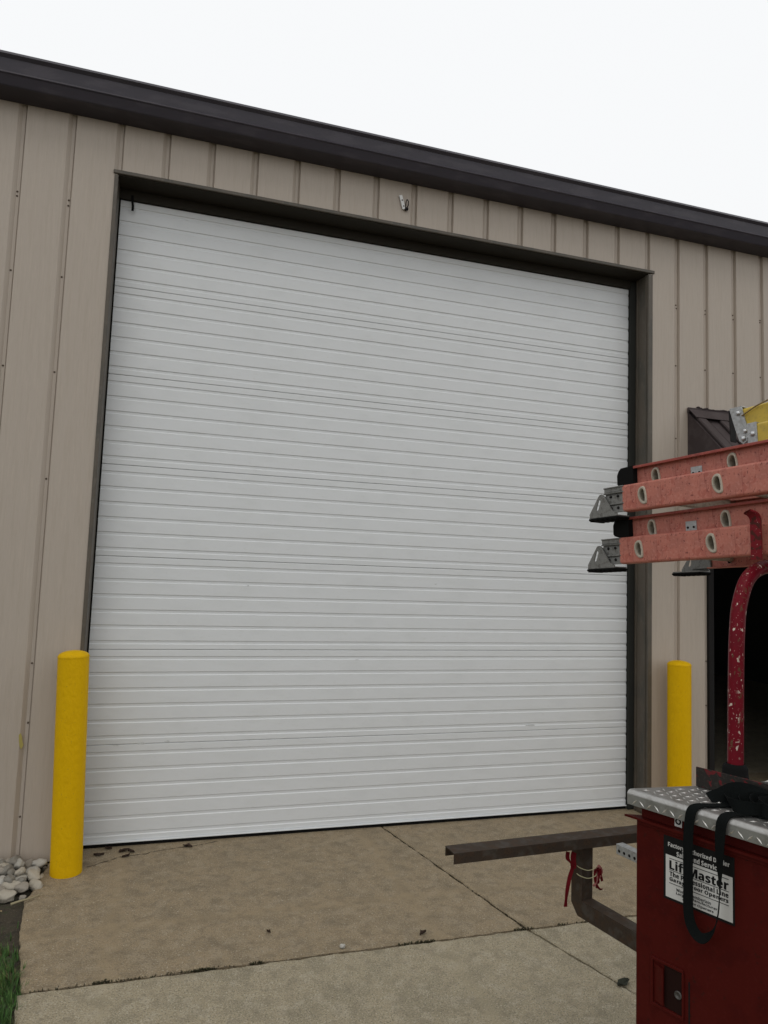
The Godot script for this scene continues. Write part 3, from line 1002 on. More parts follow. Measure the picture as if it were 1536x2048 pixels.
func rung_mesh(width: float) -> ArrayMesh:
	var st := mb()
	var o1 := d_outline(.0235, .0345); var o2 := d_outline(.0215, .0325); var i1 := d_outline(.0165, .0265); var i2 := d_outline(.0145, .0235); var bar := d_outline(.0165, .026)
	for s in 2:
		var f := func(x: float) -> float: return x if s == 0 else width - x
		for pr in [[o1, .006, o1, -.003, 2], [o1, -.003, o2, -.006, 3], [o2, -.006, i1, -.0062, 4], [i1, -.0062, i2, -.001, 5], [i2, -.001, i2, .20, 6]]:
			var a: PackedVector2Array = pr[0]; var b: PackedVector2Array = pr[2]
			if s == 0: band(st, a, f.call(pr[1]), b, f.call(pr[3]), pr[4])
			else: band(st, b, f.call(pr[3]), a, f.call(pr[1]), pr[4] + 8)
	band(st, bar, .006, bar, width - .006, 30)
	# serrated tread on the rung's top
	for k in 5:
		bx(st, Vector3(width * .5, .0265 - absf(k - 2.0) * .0012, (k - 2) * .006 + .002), Vector3(width - .05, .003, .002))
	return done(st)

func c_rail(len_: float, h: float, fl: float, open_out: bool, first := -1.0, pitch := .305, holes := 0) -> Array:
	# [web, flanges]; web outer face at x = 0, runs along z from 0; a D-shaped hole at every rung
	var web := mb()
	var top := h * .5 if open_out else h * .5 - .008
	var th := .005
	var face := func(z0: float, z1: float) -> void:
		quad(web, Vector3(0, -top, z0), Vector3(0, -top, z1), Vector3(0, top, z1), Vector3(0, top, z0))
		quad(web, Vector3(th, -top, z1), Vector3(th, -top, z0), Vector3(th, top, z0), Vector3(th, top, z1))
	var z := 0.0
	var o := d_outline(.0222, .0332)
	for k in holes:
		var zc := first + k * pitch
		var a := zc - .04
		face.call(z, a)
		z = zc + .04
		for i in o.size():
			var pq := []
			for q: Vector2 in [o[i], o[(i + 1) % o.size()]]:
				var f := minf(.04 / maxf(absf(q.x), 1e-5), top / maxf(absf(q.y), 1e-5))
				pq.append([q, q * f])
			var v := func(q: Vector2, x: float) -> Vector3: return Vector3(x, q.y, zc + q.x)
			var turn: bool = (pq[0][1].x - pq[1][1].x) != 0.0 and (pq[0][1].y - pq[1][1].y) != 0.0
			for x in [0.0, th]:
				var q0: Vector3 = v.call(pq[0][0], x); var q1: Vector3 = v.call(pq[1][0], x)
				var r0: Vector3 = v.call(pq[0][1], x); var r1: Vector3 = v.call(pq[1][1], x)
				if x == 0.0: quad(web, q0, r0, r1, q1)
				else: quad(web, q0, q1, r1, r0)
				if turn:
					var cn: Vector3 = v.call(Vector2(.04 * signf(pq[0][1].x + pq[1][1].x), top * signf(pq[0][1].y + pq[1][1].y)), x)
					if x == 0.0: tri(web, r0, cn, r1)
					else: tri(web, r0, r1, cn)
			quad(web, v.call(pq[0][0], 0.0), v.call(pq[1][0], 0.0), v.call(pq[1][0], th), v.call(pq[0][0], th))
	face.call(z, len_)
	for e in [0.0, len_]:
		bx(web, Vector3(th * .5, 0, e), Vector3(th - .0005, top * 2.0 - .001, .001))
	if not open_out:                                  # eased outer corners
		for s in [1.0, -1.0]:
			var pr := [Vector2(0, top), Vector2(.0012, top + .0040), Vector2(.0042, top + .0068), Vector2(.009, h * .5)]
			for i in 3:
				web.set_smooth_group(5)
				var a := Vector3(pr[i].x, s * pr[i].y, 0); var b := Vector3(pr[i + 1].x, s * pr[i + 1].y, 0); var l := Vector3(0, 0, len_)
				if s > 0: quad(web, a, a + l, b + l, b)
				else: quad(web, b, b + l, a + l, a)
				web.set_smooth_group(-1)
	var fg := mb()
	if open_out:
		for s in [-1.0, 1.0]:
			bx(fg, Vector3(-fl * .5, s * (h * .5 - .0025), len_ * .5), Vector3(fl, .005, len_ - .001), .0012)
			bx(fg, Vector3(-fl, s * (h * .5 - .005), len_ * .5), Vector3(.004, .0095, len_ - .002), .001)
	else:
		for s in [-1.0, 1.0]:
			bx(fg, Vector3(.0085 + fl * .5, s * (h * .5 - .0025), len_ * .5), Vector3(fl, .005, len_ - .001), .0012)
	return [done(web), done(fg)]

func make_extension_ladder(upper: bool, label: String) -> void:
	var t := thing("extension_ladder", label, "ladder", Vector3.ZERO, "red extension ladders stacked on the truck rack")
	t.transform = ladder_frame(upper)
	var W := .57
	var L := 4.6
	var z0 := -.092
	var base := c_rail(L, .104, .030, false, .092, .305, 15)
	var base_far := c_rail(L, .104, .030, false, L - .092 - 14 * .305, .305, 15)
	var rm := rung_mesh(W)
	for s in 2:
		var r := put("base_rail", base[0] if s == 0 else base_far[0], M.rail, t)
		put("flange", base[1], M.rail, r)
		r.transform = Transform3D(Basis.IDENTITY, Vector3(0, 0, z0)) if s == 0 else Transform3D(Basis(Vector3(-1, 0, 0), Vector3(0, 1, 0), Vector3(0, 0, -1)), Vector3(W, 0, z0 + L))
	for i in 15:
		put("rung", rm, M.rung, t).position = Vector3(0, 0, i * .305)
	# fly section nested on top, a little inboard
	var fx := .036
	var fy := .071 if upper else .080
	var fz := -.052 if upper else -.058
	var fly := c_rail(L, .100, .022, true, .036 - fz, .305, 15)
	var fly_far := c_rail(L, .100, .022, true, L - (.036 - fz) - 14 * .305, .305, 15)
	var fr := rung_mesh(W - 2 * fx)
	for s in 2:
		var r := put("fly_rail", fly[0] if s == 0 else fly_far[0], M.rail, t)
		put("flange", fly[1], M.rail_flange, r)
		r.transform = Transform3D(Basis.IDENTITY, Vector3(fx, fy, fz)) if s == 0 else Transform3D(Basis(Vector3(-1, 0, 0), Vector3(0, 1, 0), Vector3(0, 0, -1)), Vector3(W - fx, fy, fz + L))
		var cp := mb()
		prism(cp, PackedVector2Array([Vector2(-.066, -.020), Vector2(-.072, -.012), Vector2(-.072, .022), Vector2(-.066, .036), Vector2(-.054, .049), Vector2(.004, .052), Vector2(.004, -.052), Vector2(-.046, -.052), Vector2(-.046, -.026)]), Vector3(fx - .026, fy, fz) if s == 0 else Vector3(W - fx - .006, fy, fz), Vector3(0, 0, 1), Vector3.UP, Vector3(.032, 0, 0))
		build("end_cap", cp, M.rubber, t)
	for i in 15:
		put("fly_rung", fr, M.rung, t).position = Vector3(fx, fy, i * .305 + .036)
	# riveted guide brackets between the fly rungs
	for s in 2:
		for i in 2:
			var gb := mb()
			var gx := fx - .002 if s == 0 else W - fx + .002
			bx(gb, Vector3(gx, fy - .012, .206 + i * 1.83), Vector3(.004, .042, .044), .001)
			var b := build("guide_bracket", gb, M.galv, t)
			for k in 2:
				var rv := mb()
				dome_head(rv, Vector3(gx - .002 if s == 0 else gx + .002, fy - .014, .194 + k * .024 + i * 1.83), Vector3(-1 if s == 0 else 1, 0, 0), .0045, .003)
				build("rivet", rv, M.black_steel, b)
	# swivel shoes on the two base rails
	for s in 2:
		var sx := 1.0 if s == 0 else -1.0
		var ox := 0.0 if s == 0 else W
		var hl := mb()
		for q in [[.040, .020], [.0, .036], [-.036, .026]]:
			bx(hl, Vector3(ox + sx * .006, q[0], -.136), Vector3(.008, q[1], .098), .002)
		bx(hl, Vector3(ox + sx * .012, 0, -.136), Vector3(.006, .10, .096), .001)
		for y in [.049, .027, -.018, -.05]:
			bx(hl, Vector3(ox + sx * .001, y, -.136), Vector3(.007, .005, .098), .0015)
		var hd := build("shoe_holder", hl, M.cast, t)
		for q in [[.012, -.115], [.012, -.150], [-.034, -.115], [-.034, -.148]]:
			var rv := mb()
			dome_head(rv, Vector3(ox - sx * .001 + sx * .002, q[0], q[1]), Vector3(-sx, 0, 0), .006, .004)
			build("rivet", rv, M.black_steel, hd)
		var shp := mb()
		var outer := PackedVector2Array([Vector2(-.248, -.058), Vector2(-.250, -.050), Vector2(-.203, .016), Vector2(-.196, .024), Vector2(-.184, .026), Vector2(-.175, .020), Vector2(-.136, -.044), Vector2(-.112, -.056), Vector2(-.112, -.062), Vector2(-.246, -.062)])
		# cheek plate with a slot cut through it
		var cheek := [PackedVector2Array([Vector2(-.248, -.062), Vector2(-.250, -.050), Vector2(-.203, .016), Vector2(-.196, .024), Vector2(-.194, .0245), Vector2(-.196, .008), Vector2(-.203, .003), Vector2(-.216, -.034), Vector2(-.209, -.038), Vector2(-.209, -.062)]),
			PackedVector2Array([Vector2(-.194, .0245), Vector2(-.184, .026), Vector2(-.175, .020), Vector2(-.136, -.044), Vector2(-.112, -.056), Vector2(-.112, -.062), Vector2(-.209, -.062), Vector2(-.209, -.038), Vector2(-.203, -.034), Vector2(-.191, -.002), Vector2(-.196, .008)])]
		for c in cheek:
			prism(shp, c, Vector3(ox - sx * .012, 0, 0), Vector3(0, 0, 1), Vector3.UP, Vector3(sx * .005, 0, 0))
		bx(shp, Vector3(ox + sx * .022, -.0635, -.180), Vector3(.072, .005, .138), .001)
		build("swivel_shoe", shp, M.cast, t)
		var pdm := mb()
		bx(pdm, Vector3(ox + sx * .022, -.071, -.180), Vector3(.078, .009, .146), .003)
		for k in 6: bx(pdm, Vector3(ox + sx * .022, -.077, -.24 + k * .024), Vector3(.076, .005, .012), .001)
		build("rubber_pad", pdm, M.rubber, t)

func make_ladders() -> void:
	make_extension_ladder(true, "red fibreglass extension ladder, the upper of the two on the truck rack")
	make_extension_ladder(false, "red fibreglass extension ladder, the lower of the two, held by the red hook")
	# yellow step ladder lying on top, only its foot end in view
	var t := thing("step_ladder", "yellow fibreglass step ladder lying on top of the red ladders", "ladder")
	t.transform = ladder_frame(false)
	var near_ := c_rail(2.3, .076, .028, false)
	var r := put("rail", near_[0], M.ladder_yellow, t)
	put("flange", near_[1], M.ladder_yellow, r)
	r.position = Vector3(.20, .400, .366)
	var fb := mb()
	bx(fb, Vector3(.198, .400, .356), Vector3(.005, .084, .036), .001)
	bx(fb, Vector3(.215, .361, .356), Vector3(.034, .005, .036), .001)
	bx(fb, Vector3(.215, .439, .356), Vector3(.034, .005, .036), .001)
	bx(fb, Vector3(.216, .400, .340), Vector3(.034, .082, .004), .001)
	var b := build("foot_bracket", fb, M.galv, t)
	var rv := mb()
	dome_head(rv, Vector3(.1955, .400, .358), Vector3(-1, 0, 0), .010, .007)
	build("rivet", rv, M.steel, b)
	var pad := mb()
	bx(pad, Vector3(.225, .358, .352), Vector3(.075, .012, .058), .003)
	build("foot_pad", pad, M.rubber, t)
	# rear rail, deeper, behind the first
	var far_ := c_rail(2.3, .104, .03, false)
	var r2 := put("rail", far_[0], M.ladder_yellow, t)
	put("flange", far_[1], M.ladder_yellow, r2)
	r2.transform = Transform3D(Basis(Vector3.RIGHT, deg_to_rad(-1.5)), Vector3(.262, .470, .275))
	var fb2 := mb()
	prism(fb2, PackedVector2Array([Vector2(.236, .527), Vector2(.283, .532), Vector2(.300, .455), Vector2(.304, .425), Vector2(.297, .395), Vector2(.283, .385), Vector2(.268, .400), Vector2(.255, .445)]), Vector3(.256, 0, 0), Vector3(0, 0, 1), Vector3.UP, Vector3(.005, 0, 0))
	bx(fb2, Vector3(.275, .53, .26), Vector3(.036, .004, .05), .001)
	var b2 := build("foot_bracket", fb2, M.galv, t)
	for q in [[.506, .270, .010], [.432, .293, .009], [.405, .284, .011]]:
		var v2 := mb()
		dome_head(v2, Vector3(.256, q[0], q[1]), Vector3(-1, 0, 0), q[2], .008)
		build("rivet", v2, M.steel, b2)
	var cl := mb()
	bx(cl, Vector3(.275, .465, .232), Vector3(.034, .12, .004), .001, Transform3D(Basis.IDENTITY, Vector3.ZERO))
	build("foot_end", cl, M.black_steel, t)
	# thin diagonal spreader seen on the rear rail
	var dg := mb()
	tube(dg, PackedVector3Array([Vector3(.252, .492, .286), Vector3(.252, .515, .34), Vector3(.252, .530, .40), Vector3(.252, .520, .9)]), .0028, 8)
	build("spreader_bar", dg, plain(lin(.20, .13, .045), .6), t)
	var br := mb()
	for z in [.42, .72, 1.02, 1.32]: bx(br, Vector3(.42, .42, z + .12), Vector3(.40, .07, .02), .003)
	build("step", br, M.galv, t)

# ---------------------------------------------------------------- stones
func stone_mesh(seed_: int) -> ArrayMesh:
	var n := noise(seed_, .8, 3)
	var sp := SphereMesh.new()
	sp.radial_segments = 20
	sp.rings = 12
	var arr := sp.get_mesh_arrays()
	var v: PackedVector3Array = arr[Mesh.ARRAY_VERTEX]
	for i in v.size():
		var d := v[i].normalized()
		var sq := Vector3(signf(d.x) * pow(absf(d.x), .9), signf(d.y) * pow(absf(d.y), .92), signf(d.z) * pow(absf(d.z), .9))
		v[i] = sq * (.5 + n.get_noise_3d(d.x * 1.1, d.y * 1.1, d.z * 1.1) * .17 + n.get_noise_3d(d.x * 4, d.y * 4, d.z * 4) * .02)
	arr[Mesh.ARRAY_VERTEX] = v
	var am := ArrayMesh.new()
	am.add_surface_from_arrays(Mesh.PRIMITIVE_TRIANGLES, arr)
	var st := SurfaceTool.new()
	st.create_from(am, 0)
	st.generate_normals()
	return st.commit()

func make_rocks() -> void:
	var rng := RandomNumberGenerator.new()
	rng.seed = 4242
	var meshes := []
	for i in 10: meshes.append(stone_mesh(500 + i))
	var placed := []                     # place, size, turn, tilt, tone, label
	placed.append([Vector3(.415, .030, .235), Vector3(.060, .042, .105), .5, .25, 3, "large flat cream river stone at the right edge of the heap"])
	placed.append([Vector3(.425, .035, .075), Vector3(.085, .042, .05), .1, 0.0, 2, "pale oblong river stone nearest the wall beside the yellow bollard"])
	placed.append([Vector3(.385, .024, .375), Vector3(.075, .045, .07), 1.2, .1, 1, "grey river stone at the front right of the heap by the slab edge"])
	var tries := 0
	var sizes := [[.060, .085], [.040, .060], [.026, .042]]
	for layer in 3:
		for a in 2600:
			if placed.size() > 190: break
			var x := rng.randf_range(-.42, .46)
			var z := rng.randf_range(.03, .50)
			if x > .40 and z > .36: continue
			if z > .46 + .10 * sin(x * 9.0): continue
			if x > .49 - z * .12: continue
			if Vector2(x - .585, z - .16).length() < .125: continue
			var s := rng.randf_range(sizes[layer][0], sizes[layer][1])
			var free := true
			for q in placed:
				if Vector2(q[0].x - x, q[0].z - z).length() < (maxf(q[1].x, q[1].z) + s) * .40:
					free = false
					break
			if not free: continue
			var mound := .045 * clampf((.42 - x) * 3.0, 0, 1) * clampf(1.2 - z * 1.8, 0, 1)
			placed.append([Vector3(x, mound + s * .12 - .01 * layer, z), Vector3(s * rng.randf_range(.9, 1.5), s * rng.randf_range(.55, .85), s * rng.randf_range(.8, 1.1)), rng.randf_range(0, TAU), rng.randf_range(-.5, .5), rng.randi() % 5, ""])
	var upper := placed.size()
	for i in 46:
		var x := rng.randf_range(-.40, .37)
		var z := rng.randf_range(.05, .36)
		var s := rng.randf_range(.035, .075)
		var mound := .045 * clampf((.42 - x) * 3.0, 0, 1) * clampf(1.2 - z * 1.8, 0, 1)
		placed.append([Vector3(x, mound + .030 + s * .2, z), Vector3(s * 1.25, s * .72, s), rng.randf_range(0, TAU), rng.randf_range(-.6, .6), rng.randi() % 5, ""])
	var tone := ["pale grey", "brownish grey", "whitish", "cream", "dark grey"]
	for i in placed.size():
		var q = placed[i]
		var o := put("river_stone", meshes[rng.randi() % meshes.size()], M.pebbles[q[4]])
		var bas := Basis(Vector3.UP, q[2]) * Basis(Vector3(1, 0, 0), q[3])
		o.transform = Transform3D(bas.scaled_local(q[1]), q[0])
		var l: String = q[5]
		if l == "":
			var big := "small" if q[1].x < .05 else ("large" if q[1].x > .085 else "middling")
			var where := "against the wall" if q[0].z < .15 else ("at the heap's front" if q[0].z > .36 else "mid heap")
			var side := "near the bollard" if q[0].x > .22 else ("left of the rib" if q[0].x < .0 else "below the rib")
			var lie := ", upright" if absf(q[3]) > .38 else ""
			l = "%s %s river stone %s, %s%s%s" % [big, tone[q[4]], where, side, ", on top" if i >= upper else "", lie.replace("upright", "tilted")]
		tag(o, l, "stone", "river stones heaped beside the left bollard")

# ---------------------------------------------------------------- straps, rags, grass, litter
func make_litter() -> void:
	var tt := Transform3D(Basis(Vector3.UP, deg_to_rad(21.5)), Vector3(2.445, 0, 3.034))
	var X := Vector3.RIGHT; var Y := Vector3.UP; var Z := Vector3(0, 0, 1)
	var s := thing("webbing_strap", "black webbing strap bundled on the truck lid with a loop hanging over the sticker", "strap")
	s.transform = tt
	var lp := mb()
	ribbon(lp, [Vector3(.16, 1.262, .30), Vector3(.08, 1.2545, .245), Vector3(.025, 1.256, .215), Vector3(-.004, 1.246, .205), Vector3(-.011, 1.21, .200), Vector3(-.012, 1.15, .197), Vector3(-.012, 1.05, .197), Vector3(-.012, .97, .198), Vector3(-.014, .932, .212), Vector3(-.016, .919, .238), Vector3(-.014, .945, .266), Vector3(-.012, .995, .280), Vector3(-.012, 1.07, .285), Vector3(-.012, 1.15, .285), Vector3(-.012, 1.205, .287), Vector3(-.006, 1.243, .291), Vector3(.02, 1.2565, .30), Vector3(.07, 1.256, .33), Vector3(.14, 1.262, .36)],
		[Z, Z, Z, Z, Z, Z, Z, Z + X * .1, Z * .8 + X * .5 + Y * .6, X * .6 + Y * .8, X * .9 + Y * .3 - Z * .3, X - Z * .35, X * .8 - Z * .5, X * .4 - Z, -Z, -Z, -Z, -Z, -Z], .0275, .0022, 6)
	build("hanging_loop", lp, M.webbing, s)
	# the rest lies on the lid in loose folds
	var rng := RandomNumberGenerator.new()
	rng.seed = 31
	for k in 7:
		var b := mb()
		var pts := []; var wd := []
		var c := Vector3(.11 + .012 * (k % 3), 1.258, .31 + k * .035)
		var n := 7
		for i in n:
			var a := TAU * i / (n - 1) * 1.0 + k * .9
			pts.append(c + Vector3(cos(a) * rng.randf_range(.035, .065), .010 + .010 * sin(a * 1.0 + k) + rng.randf_range(.0, .010), sin(a) * rng.randf_range(.05, .09)))
			wd.append((Y * rng.randf_range(.5, 1.0) + X * rng.randf_range(-.5, .5) + Z * rng.randf_range(-.4, .4)))
		ribbon(b, pts, wd, .034, .0024, 5)
		build("fold", b, M.webbing, s)
	var pf := mb()
	ribbon(pf, [Vector3(.10, 1.254, .205), Vector3(.125, 1.264, .225), Vector3(.15, 1.282, .25), Vector3(.16, 1.287, .29), Vector3(.15, 1.283, .35), Vector3(.12, 1.276, .40), Vector3(.14, 1.28, .47)], [X * .6 + Y * .4, X * .5 + Y * .7, X * .4 + Y, X * .5 + Y * .8, X * .7 + Y * .6, X + Y * .5, X + Y * .5], .05, .0026, 6)
	build("fold", pf, M.webbing, s)
	# crumpled paper by the plate
	var cp := mb()
	var pr := RandomNumberGenerator.new()
	pr.seed = 8
	var grid := []
	for i in 6:
		var row := []
		for j in 4: row.append(tt * Vector3(.235 + j * .016 + pr.randf_range(-.003, .003), 1.305 + pr.randf_range(-.008, .008) - i * .002, .29 + i * .016 + pr.randf_range(-.004, .004)))
		grid.append(row)
	for i in 5:
		for j in 3:
			quad(cp, grid[i][j], grid[i + 1][j], grid[i + 1][j + 1], grid[i][j + 1])
			var d := Vector3(0, -.0008, 0)
			quad(cp, grid[i][j + 1] + d, grid[i + 1][j + 1] + d, grid[i + 1][j] + d, grid[i][j] + d)
	tag(build("paper_scrap", cp, M.paper), "crumpled white paper scrap behind the black strap on the lid", "paper")
	# perforated strut sticking out of the truck bed
	var a := Vector3(2.734, .881, 2.577)
	var ps := thing("perforated_strut", "galvanised perforated angle strut sticking out behind the truck body", "metal strut", a)
	ps.rotation.y = deg_to_rad(12)
	var pm := mb()
	bx(pm, Vector3(.015, .0165, .5), Vector3(.034, .003, 1.0), .001)
	bx(pm, Vector3(0, 0, .5), Vector3(.003, .036, 1.0), .001)
	build("angle", pm, M.galv, ps)
	for i in 20:
		var hs := mb()
		lathe(hs, PackedVector2Array([Vector2(0, .0006), Vector2(.0055, .0006), Vector2(.0055, 0)]), Vector3.ZERO, 10, Transform3D(Basis(Vector3(0, 0, 1), Vector3(-1, 0, 0), Vector3(0, 1, 0)), Vector3(-.0015, -.004, .014 + i * .024)))
		build("hole", hs, M.ink_black, ps)
	# red rag strips tied to the arm
	var vb := Vector3(2.717, .587, 2.378)
	var rag := thing("red_rag", "red rag strip tied left of the rusty arm, hanging down", "rag", vb + Vector3(-.022, 0, 0))
	var r1 := mb()
	ribbon(r1, [Vector3(-.055, .222, .02), Vector3(-.060, .200, .026), Vector3(-.046, .180, .03), Vector3(-.040, .165, .03), Vector3(-.052, .13, .03), Vector3(-.062, .085, .03), Vector3(-.066, .045, .028), Vector3(-.068, .02, .028)], [X, X + Z, Z, X, X + Z * .4, X, X - Z * .5, X], .015, .003, 5)
	ribbon(r1, [Vector3(-.034, .222, .03), Vector3(-.040, .205, .034), Vector3(-.038, .185, .034), Vector3(-.036, .165, .034)], [X, X + Z * .6, X, Z], .020, .003, 5)
	build("cloth", r1, M.rag, rag)
	var rag2 := thing("red_rag", "frayed red and pink rag knot tied right of the rusty arm", "rag", vb)
	var r2 := mb(); var r3 := mb()
	for i in 6:
		var k := i * .9
		ribbon(r2 if i % 3 else r3, [Vector3(.036, .148, .034), Vector3(.046 + .008 * sin(k), .168 - .012 * i, .036 + .008 * cos(k)), Vector3(.052 + .012 * cos(k), .142 - .012 * i, .04), Vector3(.05 + .02 * sin(k * 1.7), .112 - .008 * i, .034)], [X, X + Y, Y + Z, X], .010, .002, 4)
	build("cloth", r2, M.rag, rag2)
	build("frayed_strip", r3, M.rag_pink, rag2)
	var sg := thing("string", "thin pale string wound twice round the rusty arm between the red rags", "string", vb)
	for y in [.162, .132]:
		var sm := mb()
		tube(sm, smooth_path([Vector3(-.036, y + .004, .02), Vector3(-.034, y + .003, .04), Vector3(0, y - .008, .043), Vector3(.034, y - .002, .042), Vector3(.042, y + .002, .034)], 5), .0016, 6)
		build("strand", sm, M.string, sg)
	# dead leaves and grit near the sill and joints
	var lr := RandomNumberGenerator.new()
	lr.seed = 99
	var leafs := [
		[Vector3(.90, 0, -.10), .07, "dark curled dead leaf by the door sill, middle of the litter"], [Vector3(.945, 0, -.075), .05, "small dark dead leaf with a tail near the door sill"],
		[Vector3(.75, 0, -.06), .06, "flat dark dead leaf nearest the left bollard"], [Vector3(.80, 0, -.16), .05, "dark leaf scrap under the door seal"],
		[Vector3(.915, 0, -.005), .05, "brown leaf scrap on the crack in front of the door"], [Vector3(1.30, 0, -.095), .07, "long thin dead leaf lying along the crack"],
		[Vector3(1.676, 0, 1.132), .03, "small dark twig scrap on the open apron"], [Vector3(3.215, .002, 1.964), .085, "dark green leaf on the driveway joint beside the truck"],
		[Vector3(2.454, 0, 1.325), .05, "small brown weed tuft scrap on the cross joint"]]
	for l in leafs:
		var sz: float = l[1] * (1.05 if l[0].z < .1 else 1.0)
		var st := mb()
		var rows := []
		for i in 6:
			var f := i / 5.0
			var hw := sz * .30 * sin(PI * clampf(f, .06, .96)) * lr.randf_range(.7, 1.2)
			var y := .006 + lr.randf_range(.0, .010)
			rows.append([Vector3(-hw, y + .006, (f - .5) * sz), Vector3(0, .004 + lr.randf_range(0, .003), (f - .5) * sz), Vector3(hw, y + lr.randf_range(-.002, .008), (f - .5) * sz)])
		for i in 5:
			for j in 2:
				quad(st, rows[i][j], rows[i + 1][j], rows[i + 1][j + 1], rows[i][j + 1])
				var d := Vector3(0, -.001, 0)
				quad(st, rows[i][j + 1] + d, rows[i + 1][j + 1] + d, rows[i + 1][j] + d, rows[i][j] + d)
		var o := build("dead_leaf", st, M.leaf_green if l[0].z > 1.5 else M.leaf)
		o.position = l[0]
		o.rotation.y = lr.randf_range(.6, 2.4) if l[0].z < 1.5 else 1.9
		tag(o, l[2], "leaf")
	for i in 16:
		var st := mb()
		var sz := lr.randf_range(.018, .045)
		var c := PackedVector3Array()
		for k in 5:
			var an := TAU * k / 5 + lr.randf_range(-.3, .3)
			c.append(Vector3(cos(an) * sz * lr.randf_range(.5, 1.0), lr.randf_range(.0, .012), sin(an) * sz * .55 * lr.randf_range(.6, 1.0)))
		for k in 5:
			tri(st, Vector3(0, .003, 0), c[(k + 1) % 5], c[k])
			tri(st, Vector3(0, .002, 0), c[k] - Vector3(0, .001, 0), c[(k + 1) % 5] - Vector3(0, .001, 0))
		var o := build("leaf_scrap", st, M.leaf_pale if i % 3 else M.leaf)
		o.position = Vector3(lr.randf_range(-.1, .40), -.022, lr.randf_range(.50, 1.05))
		o.rotation.y = lr.randf_range(0, TAU)
		tag(o, ("pale straw" if i % 3 else "dark brown") + " leaf scrap lying on the bare soil between stones and grass", "leaf", "leaf scraps on the soil left of the slab")
	var pb := put("pebble", stone_mesh(640), M.pebbles[2])
	pb.transform = Transform3D(Basis.from_scale(Vector3(.028, .02, .022)), Vector3(2.014, .012, 1.362))
	tag(pb, "single white pebble lying on the long joint of the concrete", "stone")
	var tw := mb()
	tube(tw, smooth_path([Vector3(.36, .012, .55), Vector3(.41, .018, .53), Vector3(.455, .014, .50), Vector3(.49, .010, .455)], 5), .007, 7, .003)
	tag(build("twig", tw, plain(lin(.30, .26, .16), .9)), "pale dry twig at the corner of the slab below the stones", "twig")
	# pale chips scattered on the soil
	# grass on the left edge and moss in the joints
	var gm := mb()
	for k in 3:
		var z := (k - 1) * .004
		var b0 := Vector3(-.0022, 0, z); var b1 := Vector3(.0022, 0, z); var m0 := Vector3(-.0016, .5, z + .12 * (k - 1) + .05); var m1 := Vector3(.0016, .5, z + .12 * (k - 1) + .05); var tp := Vector3(0, 1.0, z + .42 * (k - 1) + .22)
		quad(gm, b0, b1, m1, m0); tri(gm, m0, m1, tp)
	var gmesh := done(gm)
	var gmat := StandardMaterial3D.new()
	gmat.vertex_color_use_as_albedo = true
	gmat.roughness = .8
	gmat.backlight_enabled = true
	gmat.backlight = Color(.05, .08, .02)
	var gr := RandomNumberGenerator.new()
	gr.seed = 5
	var xf := []; var cols := []
	var gn := noise(701, 2.2, 3)
	while xf.size() < 60000:
		var x := gr.randf_range(-2.6, 1.6)
		var z := gr.randf_range(.62, 4.9)
		var edge := .43
		if z > 1.0: edge = lerpf(.49, .562, clampf((z - 1.02) / .37, 0, 1))
		if z > 1.4: edge = .556 + (z - 1.4) * .13
		if z > 1.95: edge = .62 + (z - 1.95) * .33
		var over := gr.randf_range(0, .06) * gr.randf() * (.4 + maxf(0.0, gn.get_noise_2d(z * 5.0, 9.0)) * 2.0)
		if x > edge - .008 + over: continue
		var dens := smoothstep(.80, 1.08, z + gn.get_noise_2d(x * 3, z * 3) * .22)
		if gr.randf() > dens: continue
		var h := gr.randf_range(.03, .075) * lerpf(.6, 1.0, dens)
		var bas := Basis(Vector3.UP, gr.randf_range(0, TAU)) * Basis(Vector3.RIGHT, gr.randf_range(-.5, .6))
		xf.append(Transform3D(bas.scaled_local(Vector3(1.1, h, h)), Vector3(x, -.03, z)))
		var f := gr.randf()
		cols.append(Color(lerpf(.045, .13, f * f), lerpf(.095, .215, f), lerpf(.018, .05, f)) if gr.randf() > .07 else Color(.16, .13, .06))
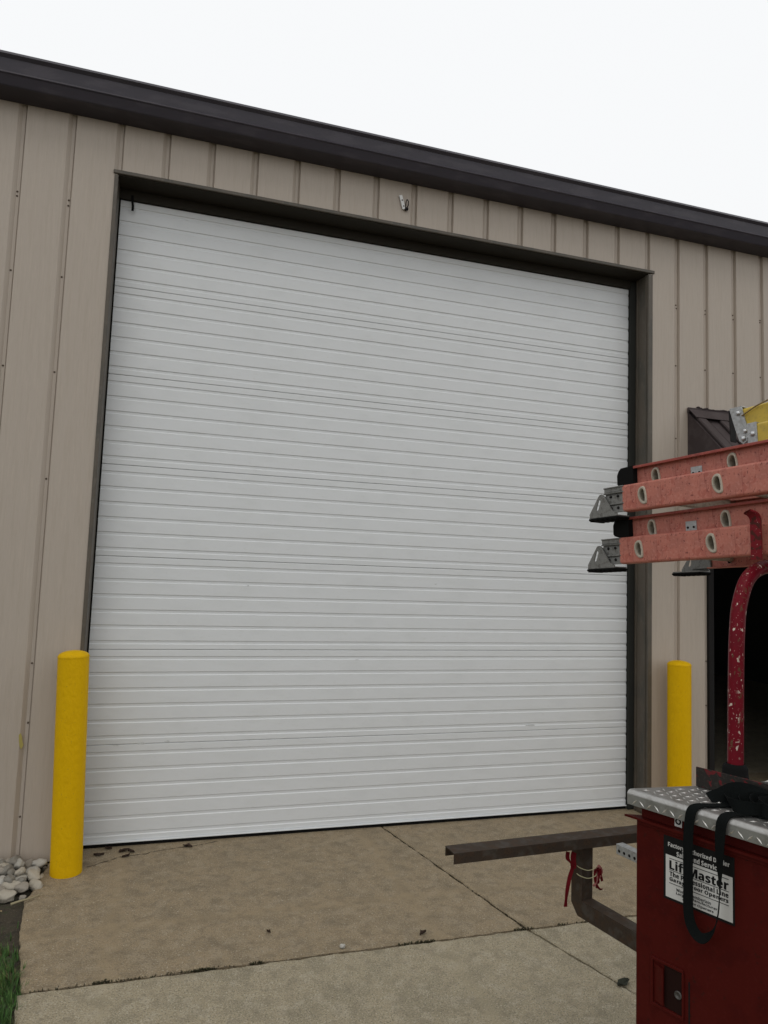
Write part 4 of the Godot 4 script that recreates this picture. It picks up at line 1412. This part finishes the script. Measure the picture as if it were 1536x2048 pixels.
	var mm := MultiMesh.new()
	mm.transform_format = MultiMesh.TRANSFORM_3D
	mm.use_colors = true
	mm.mesh = gmesh
	mm.instance_count = xf.size()
	for i in xf.size():
		mm.set_instance_transform(i, xf[i]); mm.set_instance_color(i, cols[i])
	var mi := MultiMeshInstance3D.new()
	mi.name = numbered("grass")
	mi.multimesh = mm
	mi.material_override = gmat
	add_child(mi)
	tag(mi, "green grass growing along the left edge of the concrete", "grass", "", "stuff")
	# moss and weeds rooted in the joints
	var mx := []; var mc := []
	for spot in [[.60, 1.05], [1.0, 1.5], [1.55, 1.62], [2.30, 2.42], [2.42, 2.50], [2.95, 3.06], [.86, .93], [1.28, 1.40], [1.29, 1.38], [3.2, 3.6]]:
		for i in 60:
			var x := gr.randf_range(spot[0], spot[1])
			var h := gr.randf_range(.004, .013)
			mx.append(Transform3D((Basis(Vector3.UP, gr.randf_range(0, TAU)) * Basis(Vector3.RIGHT, gr.randf_range(-.8, .8))).scaled_local(Vector3(1.0, h, h)), Vector3(x, -.006, 1.392 + gr.randf_range(-.012, .008))))
			mc.append(Color(.045, .038, .018) if gr.randf() > .3 else Color(.045, .055, .02))
	for i in 260:
		var f := gr.randf()
		mx.append(Transform3D((Basis(Vector3.UP, gr.randf_range(0, TAU)) * Basis(Vector3.RIGHT, gr.randf_range(-.8, .8))).scaled_local(Vector3(.9, .009, .009)), Vector3(lerpf(2.71, 3.02, f), -.007, lerpf(-.1, 1.38, f) + gr.randf_range(-.01, .01))))
		mc.append(Color(.04, .035, .018))
	var m2 := MultiMesh.new()
	m2.transform_format = MultiMesh.TRANSFORM_3D
	m2.use_colors = true
	m2.mesh = gmesh
	m2.instance_count = mx.size()
	for i in mx.size():
		m2.set_instance_transform(i, mx[i]); m2.set_instance_color(i, mc[i])
	var mj := MultiMeshInstance3D.new()
	mj.name = numbered("joint_moss")
	mj.multimesh = m2
	mj.material_override = gmat
	add_child(mj)
	tag(mj, "low brown-green moss growing in the joints of the concrete", "moss", "", "stuff")
